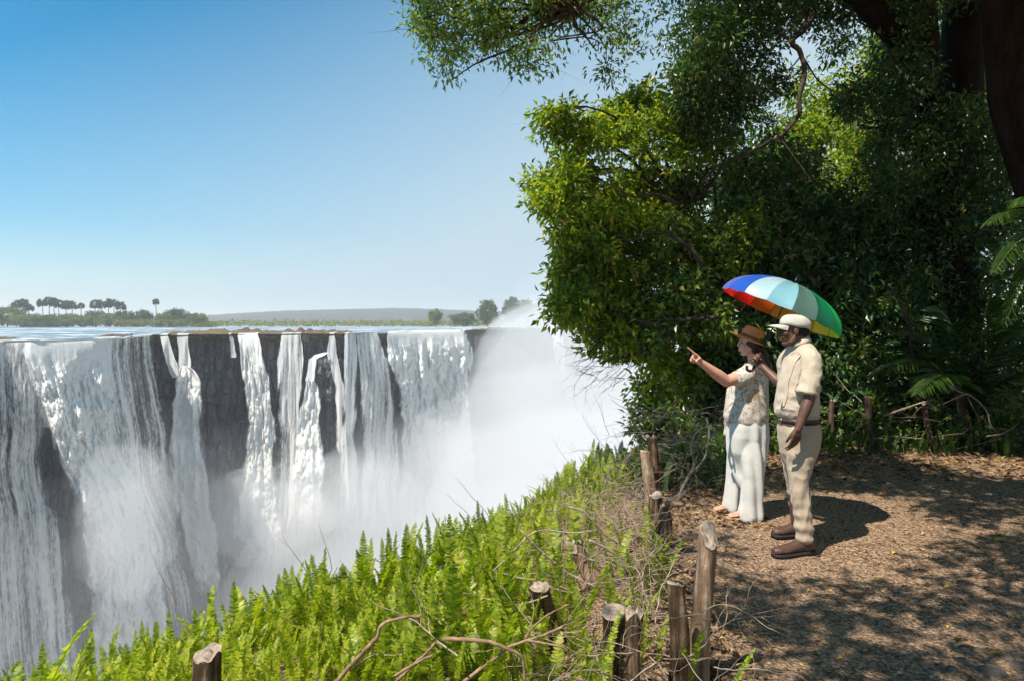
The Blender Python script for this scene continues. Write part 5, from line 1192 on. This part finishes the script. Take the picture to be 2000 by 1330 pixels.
    fw2 = folds(920, .007, (10, 10, 5), .6); stack = lambda co: fw2(co)+.006*(1-smst(.12, .5, co[:, 2]))*np.sin(co[:, 2]*70+6*vn(co[:, 0]*7, co[:, 1]*7, co[:, 2]*3, 925))
    fuse("trousers", g, khaki2, e, .0055, 16, stack)
    g = Geo(); C0 = A(1559, 819); bt = []
    for dz, k in ((-.019, 0), (-.019, .007), (.019, .007), (.019, 0)): bt.append((C0+up*dz, k))
    th = np.linspace(0, 2*np.pi, 48, endpoint=False); V = np.concatenate([c+np.outer(np.cos(th)*(.147+k), f)+np.outer(np.sin(th)*(.172+k), l) for c, k in bt]); q = grid_faces(4, 48, True); i = np.arange(48); j = (i+1) % 48
    belt = mesh_np("belt", V, [q, np.stack([3*48+i, 3*48+j, j, i], 1)], plain("belt_leather", (.045, .022, .016), .45), e)
    g = Geo(); bc = C0+f*.152+l*.02; ell(g, bc, (.008, .03, .022), (f, l, up), 8); g.build("buckle", plain("brass", (.4, .3, .15), .3, 1.0), e)
    # boots
    def boot(toe, heel, lab, seed, ank):
        g = Geo(); toe, heel = np.array(toe), np.array(heel); d = unit(toe-heel); s_ = np.cross(up, d); L = np.linalg.norm(toe-heel)
        T_ = [0, .08, .22, .4, .6, .78, .92, 1.0]; W_ = [.022, .036, .041, .041, .046, .050, .042, .022]; Hh = [.05, .07, .075, .07, .050, .038, .033, .022]
        rows = []
        for t_, w, h in zip(T_, W_, Hh): rows.append((heel+d*L*t_+up*(.030+h*.5), s_*w, up*(h*.5+.012)))
        rings(g, rows, 28); limb(g, [heel+d*.075+up*.06, heel+d*.072+up*.11, heel+d*.068+up*.135], [.05, .047, .049])
        o, _, _ = fuse("boot", g, plain("brown_boot_leather", (.075, .040, .028), .5), e, .005, 2, folds(seed, .0022, (30, 30, 30)))
        g = Geo(); R2 = [(heel+d*L*t_+up*.014, s_*(w+.005)) for t_, w in zip(T_, W_)]
        V = []; 
        for c, w in R2: V += [c+w-up*.013, c+w+up*.014, c-w+up*.014, c-w-up*.013]
        V = np.array(V); nq = len(R2); F = grid_faces(nq, 4, True); g.add(V, [F, np.array([[3, 2, 1, 0], [4*nq-4, 4*nq-3, 4*nq-2, 4*nq-1]])])
        so = g.build("sole", plain("boot_rubber", (.02, .014, .012), .8), None); so.parent = o; so.matrix_parent_inverse = Matrix.Identity(4); 
        g = Geo()
        for k in range(4):
            c = heel+d*(.105+.025*k)+up*(.135-.018*k); g.tube([c-s_*.026, c+up*.008, c+s_*.026], [.0032]*3, 6)
        lo = g.build("laces", plain("lace", (.12, .07, .04), .9), None); lo.parent = o; lo.matrix_parent_inverse = Matrix.Identity(4)
        for x in (so, lo): x.location = -Vector((0, 0, 0))
        return o
    g1 = float(ground_h(2.05, 5.0)); t1 = P(1510, 1086, 4.95); h1 = P(1589, 1082, 5.05); boot((t1.x, t1.y, g1), (h1.x, h1.y, g1), "", 930, None)
    t2 = P(1509, 1050, 5.36); h2 = P(1578, 1050, 5.42); g2 = float(ground_h(2.0, 5.4)); boot((t2.x, t2.y, g2), (h2.x, h2.y, g2), "", 940, None)
man()

# ------------------------------------------------------------ the woman pointing
def woman():
    yaw = R(-8); f = np.array([-math.cos(yaw), -math.sin(yaw), 0]); l = np.array([math.sin(yaw), -math.cos(yaw), 0]); up = np.array([0, 0, 1.0])
    D = 6.0; base = P(1455, 1010, 6.0); e = empty("person", (base.x, base.y, 0), "woman in tan straw hat, patterned blouse and white trousers, pointing toward the falls", "person")
    skin = skin_mat("light_skin", (.50, .24, .16), (.60, .32, .225), .42)
    A = lambda u, v, d=D: np.array(P(u, v, d))
    H = Frame(A(1464, 671), (-math.cos(R(15)), math.sin(R(15)), 0.02)); g = Geo(); head(g, H, 0.95, True)
    limb(g, [H(-.025, 0, -.05), A(1472, 703), A(1474, 718)], [.048, .050, .062])
    C, a, b = resample_rows([(A(1473, 714), .065, .12), (A(1472, 730), .09, .15), (A(1464, 755), .115, .14), (A(1464, 790), .10, .12), (A(1464, 830), .10, .13), (A(1462, 850), .10, .13)], 24); rings(g, [(C[i], l*b[i], f*a[i]) for i in range(24)][::-1])
    limb(g, [A(1465, 868, 5.90), A(1468, 930, 5.88), A(1466, 1008, 5.90)], [.07, .055, .036]); limb(g, [A(1448, 868, 6.12), A(1440, 930, 6.13), A(1430, 996, 6.16)], [.07, .055, .036])
    # bare feet in flat sandals
    feet = []
    for (tu, hu, v, d) in ((1425, 1472, 1019, 5.90), (1397, 1437, 1003, 6.16)):
        t_, h_ = A(tu, v, d), A(hu, v, d+.02); gz = float(ground_h(t_[0], t_[1])); t_[2] = h_[2] = gz+.022; dd = unit(t_-h_); ss = np.cross(up, dd); L = np.linalg.norm(t_-h_)
        rows = [(h_+dd*L*q+up*h*.5, ss*w, up*(h*.5+.004)) for q, w, h in ((0, .02, .035), (.12, .030, .06), (.35, .030, .065), (.6, .038, .045), (.8, .044, .028), (.88, .040, .022))]; rings(g, rows, 22)
        limb(g, [h_+dd*.05+up*.03, h_+dd*.045+up*.10], [.032, .036])
        for k in range(5):
            b0 = h_+dd*L*.84+ss*(.034-.017*k)+up*.010; b1 = b0+dd*(.044-.004*abs(k-1))*(1 if k else 1.0)-up*.003; r = .0125 if k == (0 if d < 6 else 0) else .0085; g.tube([b0, (b0+b1)/2+up*.004, b1], [r, r, r*.85], 8); ell(g, b1, (r*.85,)*3, n=7)
        feet.append((t_, h_, dd, ss, L, gz))
    sh, el, wr = A(1474, 727, 5.86), A(1419, 744, 5.78), A(1367, 706, 5.70)
    limb(g, [sh, (sh+el)/2, el], [.052, .056, .050]); limb(g, [el, el*.66+wr*.34, wr], [.050, .049, .028])
    dh = unit(A(1342, 680, 5.66)-wr); hand(g, wr, unit(dh+np.array([-.12, 0, -.10])), (-.3, -.45, -.8), (-.2, -.5, .85), [(-.12, .04, .02), (1.25, 1.35, .7), (1.35, 1.4, .8), (1.4, 1.4, .8)], 1.0, (.15, .9), .02)
    sh2, el2, wr2 = A(1476, 728, 6.15), A(1478, 778, 6.19), A(1462, 825, 6.2)
    limb(g, [sh2, el2], [.05, .042]); limb(g, [el2, wr2], [.042, .026]); hand(g, wr2, (-.25, 0, -1), (-.8, -.3, 0), (-.5, -.8, 0), [(.3, .4, .3)]*4, .95)
    fuse("body", g, skin, e, .0042, 2)
    me_ = plain("brown_eye", (.12, .07, .05), .15); mb_ = plain("brow_hair", (.05, .03, .02), .9)
    for k in (1, -1):
        g = Geo(); ell(g, H(.0715, k*.0315, .004), (.0080, .011, .006), H.ax(), 10); g.build("eye", me_, e)
        g = Geo(); g.tube([H(.083, k*.016, .018), H(.081, k*.032, .022), H(.066, k*.046, .017)], [.0022, .003, .002], 6); g.build("eyebrow", mb_, e)
    g = Geo(); ell(g, H(.0845, 0, -.0515), (.010, .016, .0052), H.ax(), 8); ell(g, H(.0815, 0, -.0615), (.010, .0145, .006), H.ax(), 8); g.build("lips", plain("pink_lips", (.42, .12, .10), .35), e)
    hairm = plain("dark_brown_hair", (.022, .011, .008), .55)
    g = Geo(); ell(g, H(-.026, 0, .028), (.092, .0785, .088), H.ax()); ell(g, H(-.05, 0, -.03), (.058, .072, .078), H.ax()); [ell(g, H(-.040, k*.062, -.010), (.030, .020, .055), H.ax()) for k in (1, -1)]
    limb(g, [H(-.07, 0, -.03), A(1492, 700), A(1496, 725), A(1495, 748), A(1496, 765)], [.05, .048, .045, .036, .014])
    hr = lambda co: .0016*np.sin(co[:, 1]*260+co[:, 0]*190+4*vn(co[:, 0]*8, co[:, 1]*8, co[:, 2]*5, 7)); fuse("hair", g, hairm, e, .005, 2, hr)
    # straw hat, tilted back
    straw = NT("tan_straw"); co = straw.coord(); w = straw.n("TexWave", wave_type='BANDS', bands_direction='Z'); straw.t.links.new(co, w.inputs[0]); w.inputs["Scale"].default_value = 60; w.inputs["Distortion"].default_value = 1.5
    n2 = straw.noise(co, 90, 4, .6); cs = straw.ramp(n2, [(.3, (.38, .17, .045)), (.7, (.55, .27, .08))]); straw = straw.done(straw.pbr(cs, .8, straw.bump(straw.math('ADD', w.outputs[1], n2), .5, .003), .2))
    tl = R(23); hf = unit(f*math.cos(tl)+up*math.sin(tl)); hu = unit(np.cross(hf, l)); hu = hu if hu[2] > 0 else -hu; O = A(1466, 665)
    prof = [(.0, .118), (.035, .122), (.062, .118), (.078, .104), (.086, .070), (.091, .035), (.096, .008), (.103, .002), (.125, .0), (.155, .004), (.178, .007), (.178, .003), (.155, .0), (.125, -.004), (.100, -.004)]
    m = 56; ph = np.linspace(0, 2*np.pi, m, endpoint=False); V = []
    for k, (r, z) in enumerate(prof):
        dent = -.016*np.exp(-(r/.05)**2)*(k < 4); wav = .010*np.cos(2*ph)*(r > .12); back = 1.10
        V.append(O+np.outer(np.cos(ph)*r*back, hf)+np.outer(np.sin(ph)*r*.95, l)+np.outer(z+dent+wav-.012*(np.cos(ph) > 0)*np.cos(ph)*(r > .12), hu))
    q = grid_faces(len(prof), m, True)[:, ::-1]; mesh_np("hat", np.concatenate(V), q, straw, e)
    V = [O+np.outer(np.cos(ph)*r*1.10, hf)+np.outer(np.sin(ph)*r*.95, l)+np.outer(np.full(m, z), hu) for r, z in ((.0975, .006), (.0995, .008), (.0945, .032), (.091, .033))]; mesh_np("hat_band", np.concatenate(V), grid_faces(4, m, True), plain("brown_band", (.16, .06, .03), .7), e)
    # blouse
    def pat(t, co, c):
        a = t.noise(t.map((1, 1, .8), co), 16, 5, .7, 1.2); b = t.noise(co, 38, 3, .6, .8)
        k = t.ramp(t.math('ADD', t.math('MULTIPLY', a, .7), t.math('MULTIPLY', b, .3)), [(.50, (0, 0, 0)), (.54, (1, 1, 1))]); return t.mix(k, c, t.ramp(b, [(.4, (.26, .15, .07)), (.6, (.38, .26, .14))]))
    bl = cloth_mat("patterned_blouse", [(.3, (.48, .44, .39)), (.7, (.56, .52, .46))], extra=pat)
    g = Geo(); rows = [(A(1458, 823), .172, .182), (A(1457, 812), .186, .19), (A(1458, 800), .182, .19), (A(1460, 780), .170, .185), (A(1462, 760), .158, .18), (A(1466, 742), .145, .18), (A(1470, 728), .118, .175), (A(1472, 718), .092, .15), (A(1472, 710), .072, .10)]
    C, a, b = resample_rows(rows, 46); rings(g, [(C[i], l*b[i], f*a[i]) for i in range(46)])
    limb(g, [A(1473, 726, 5.90), A(1460, 731, 5.86), A(1443, 739, 5.82)], [.078, .082, .074], seg=22); limb(g, [A(1474, 726, 6.12), A(1477, 748, 6.18)], [.07, .075], seg=20)
    limb(g, [A(1427, 762, 6.08), A(1421, 800, 6.1), A(1418, 846, 6.12)], [.03, .028, .020], seg=14)
    fuse("blouse", g, bl, e, .0055, 7, folds(960, .009, (9, 9, 5)))
    lin = cloth_mat("white_linen", [(.3, (.52, .50, .45)), (.7, (.60, .57, .52))], 30, fold=.3, fdist=.01, fs=(1.2, 1.2, .22))
    g = Geo(); rows = [(A(1460, 805), .160, .175), (A(1460, 830), .172, .19), (A(1460, 850), .172, .19), (A(1459, 880), .162, .168), (A(1458, 910), .13, .13), (A(1456, 950), .07, .08)]; C, a, b = resample_rows(rows, 26); rings(g, [(C[i], f*a[i], l*b[i]) for i in range(26)])
    limb(g, [A(1465, 858, 5.93), A(1468, 893, 5.90), A(1470, 935, 5.88), A(1469, 980, 5.89), A(1467, 1004, 5.90)], [.114, .104, .084, .088, .104], 34, 28)
    limb(g, [A(1450, 858, 6.07), A(1444, 890, 6.12), A(1436, 935, 6.13), A(1431, 970, 6.14), A(1430, 988, 6.15)], [.112, .098, .074, .074, .084], 34, 28)
    fl = lambda co: .012*np.sin(co[:, 0]*62+co[:, 1]*48+3.5*vn(co[:, 0]*5, co[:, 1]*5, co[:, 2]*1.3, 971))*smst(1.05, .6, co[:, 2]) + folds(970, .004, (8, 8, 2.5))(co)
    fuse("trousers", g, lin, e, .0055, 22, fl)
    for (t_, h_, dd, ss, L, gz) in feet:
        g = Geo(); V = []; K = 12
        for k in range(K):
            q = k/(K-1); w = (.030+.016*math.sin(q*2.2))*(1 if 0 < k < K-1 else .65); c = h_+dd*(L+.045)*q-dd*.012; c[2] = gz
            V += [c+ss*w+up*.003, c+ss*w+up*.019, c-ss*w+up*.019, c-ss*w+up*.003]
        F = grid_faces(K, 4, True); g.add(np.array(V), [F, np.array([[3, 2, 1, 0], [4*K-4, 4*K-3, 4*K-2, 4*K-1]])])
        mid = h_+dd*L*.86+up*.022
        for k in (1, -1): g.tube([mid, mid-dd*.04+ss*k*.028+up*.012, mid-dd*.09+ss*k*.038-up*.010], [.005, .006, .005], 7)
        g.build("sandal", plain("tan_sandal", (.36, .20, .11), .6), e)
woman()

# ------------------------------------------------------------ the rainbow umbrella
def umbrella():
    A = lambda u, v, d: np.array(P(u, v, d))
    hand_ = A(1479, 704, 5.622); ctr = A(1523, 611, 5.64); ax = unit(A(1560, 534, 5.80)-hand_); ax = unit(A(1557, 545, 5.575)-hand_)
    f = unit(np.cross(ax, np.array([0, 1.0, 0]))); b = np.cross(ax, f)       # f lies in the picture plane, b along the view
    Rm, Hh = 0.502, 0.262; apex = ctr+ax*Hh
    e = empty("umbrella", ctr, "open rainbow striped umbrella held above the man and woman", "umbrella")
    cols = {"violet_blue": (.16, .20, .62), "royal_blue": (.03, .13, .62), "ice_blue": (.50, .72, .80), "aqua": (.30, .62, .72), "grey_green": (.13, .24, .20), "deep_green": (.01, .22, .10), "bright_green": (.02, .50, .12), "leaf_green": (.12, .55, .06),
            "lime": (.50, .70, .02), "yellow": (.75, .62, .01), "gold": (.75, .42, .01), "amber": (.72, .30, .01), "orange": (.75, .14, .01), "red": (.70, .02, .01), "crimson": (.50, .01, .02), "magenta": (.35, .02, .2)}
    order = ["violet_blue", "royal_blue", "ice_blue", "aqua", "grey_green", "deep_green", "bright_green", "leaf_green", "lime", "yellow", "gold", "amber", "orange", "red", "red", "crimson"]
    cache = {}
    def mat(c):
        if c in cache: return cache[c]
        t = NT("fabric_"+c); n = t.noise(t.coord(), 9, 3, .5); w = t.noise(t.coord(), 500, 2, .5); k = cols[c]
        a = t.pbr(k, .38, t.bump(t.math('ADD', n, t.math('MULTIPLY', w, .1)), .3, .01), .5); tr = t.n("BsdfTranslucent"); t.set(tr.inputs[0], tuple(min(1, x*1.15) for x in k)); cache[c] = t.done(t.mixsh(.52, a, tr.outputs[0])); return cache[c]
    n, m = 16, 8; N = 16
    # angle 0 = screen-left end, going over the near (camera) side
    ang0 = lambda k: (k-0.5)*2*np.pi/N
    left = -f if f[0] > 0 else f; near = -b if b[1] > 0 else b
    for k in range(N):
        s, t = np.meshgrid(np.linspace(0, 1, n), np.linspace(0, 1, m), indexing='ij')
        an = ang0(k)+t*2*np.pi/N; r = np.sin(s*np.pi/2*.96)/np.sin(np.pi/2*.96)*Rm*(1-.035*np.sin(np.pi*t)*s**2); z = Hh*(np.cos(s*np.pi/2*.96)-np.cos(np.pi/2*.96))/(1-np.cos(np.pi/2*.96))-.016*np.sin(np.pi*t)*np.sin(np.pi*s*.9)
        V = ctr+(np.cos(an)*r)[..., None]*left+(np.sin(an)*r)[..., None]*near+z[..., None]*ax
        mesh_np("panel", V.reshape(-1, 3), grid_faces(n, m), mat(order[k]), e)
    blk = plain("umbrella_shaft", (.03, .03, .035), .25, .6); g = Geo()
    g.tube([hand_-ax*.02, apex-ax*.0], [.0065, .0055], 10); g.tube([apex-ax*.002, apex+ax*.02, apex+ax*.085], [.010, .0045, .003], 10); g.build("shaft", blk, e)
    g = Geo(); g.tube([hand_+ax*.06, hand_+ax*.05, hand_-ax*.07], [.010, .0135, .0125], 12)
    hk = [hand_-ax*.06]; 
    for a_ in np.linspace(0, np.pi*1.05, 12): hk.append(hand_-ax*.075+left*(.028*(1-np.cos(a_)))-ax*(.030*np.sin(a_)))
    g.tube(hk, [.0115]*13, 10); g.build("handle", plain("handle_black", (.012, .012, .014), .3), e)
    g = Geo()
    run = ctr+ax*.05
    for k in range(N):
        an = ang0(k); s = np.linspace(0, 1, 12); r = np.sin(s*np.pi/2*.96)/np.sin(np.pi/2*.96)*Rm*.995; z = Hh*(np.cos(s*np.pi/2*.96)-np.cos(np.pi/2*.96))/(1-np.cos(np.pi/2*.96))-.006
        rad = math.cos(an)*left+math.sin(an)*near; p = ctr+r[:, None]*rad+z[:, None]*ax; gg = Geo(); gg.tube(p, [.0018]*12, 5); gg.tube([run, p[6]], [.0018, .0016], 5); ell(gg, p[-1]-.002*rad*0, (.004,)*3, n=7); gg.build("rib", blk, e)
    g = Geo(); r0 = ctr+Rm*.93*(math.cos(-.9)*left+math.sin(-.9)*near); r0 = A(1458, 584, 5.72); g.tube([r0, r0+np.array([.0, 0, -.035]), r0+np.array([-.035, 0, -.085]), r0+np.array([-.045, 0, -.10])], [.004, .0045, .005, .008], 7); g.build("closing_strap", mat("red"), e)
umbrella()
def bil(X, Y, s, a, b=0.03):
    return a*fbm(X*b, Y*b, s, 5, 200+s, 0.55)
US = [-400, 300, 400, 500, 600, 700, 800, 900, 980, 1100, 2500]
spray_body(-80, 260, 26, 300, lambda X, Y, u: np.interp(u, US, [-70, -60, -50, -43, -39, -37, -36, -34, -30, -26, -26])+bil(X, Y, 1, 12), 0.010,
           "thick white spray boiling in the depth of the gorge")
spray_body(-80, 300, 22, 330, lambda X, Y, u: np.interp(u, US, [-50, -44, -38, -33, -29, -26, -23, -19, -15, -11, -11])+bil(X, Y, 2, 11), 0.0045,
           "looser white spray lifting over the thick spray")
spray_body(-90, 420, 100, 470, lambda X, Y, u: np.interp(u, [-400, 840, 900, 960, 1040, 1120, 1200, 2500], [-60, -46, -18, -1, 7, 13, 16, 16])+bil(X, Y, 3, 11, 0.022), 0.0062,
           "pale veil of spray drifting above the lip at the right end of the falls")
spray_body(-90, 120, 20, 130, lambda X, Y, u: np.interp(u, [-400, 100, 600], [-20, -18, -14])+bil(X, Y, 4, 8), 0.0024,
           "faint spray drifting in front of the left falls")
spray_puff(850, 900, 195, (13, 10, 14), 0.035, "puff of spray bursting from the huge bright waterfall", 1)
spray_puff(520, 1010, 150, (14, 9, 11), 0.035, "puff of spray at the foot of the single white column", 2)
spray_puff(255, 1010, 96, (7, 6, 11), 0.045, "puff of spray leaving the massive foaming waterfall", 3)
spray_puff(960, 760, 250, (20, 12, 20), 0.014, "billow of spray rolling off the right side of the huge bright waterfall", 4)
spray_puff(1060, 690, 300, (26, 14, 15), 0.006, "billow of spray lifting above the lip by the trees", 5)
spray_puff(690, 960, 160, (16, 9, 10), 0.022, "billow of spray below the leaning curtain waterfall", 6)
def haze():
    t = NT("haze_air")
    v = t.n("VolumePrincipled"); t.set(v.inputs["Color"], (0.93, 0.96, 1.0)); t.set(v.inputs["Density"], 0.0003); t.set(v.inputs["Anisotropy"], 0.2)
    m = t.done(None, v.outputs[0])
    a, b, c, d, e, f = -9500, 9500, -400, 9500, -96, 110
    V = [(a, c, e), (b, c, e), (b, d, e), (a, d, e), (a, c, f), (b, c, f), (b, d, f), (a, d, f)]
    o = mesh_np("haze", V, np.array([[0, 3, 2, 1], [4, 5, 6, 7], [0, 1, 5, 4], [1, 2, 6, 5], [2, 3, 7, 6], [3, 0, 4, 7]]), m, smooth=False)
    tag(o, "thin bluish haze filling the air over the river and falls", "haze", None, "stuff")
haze()
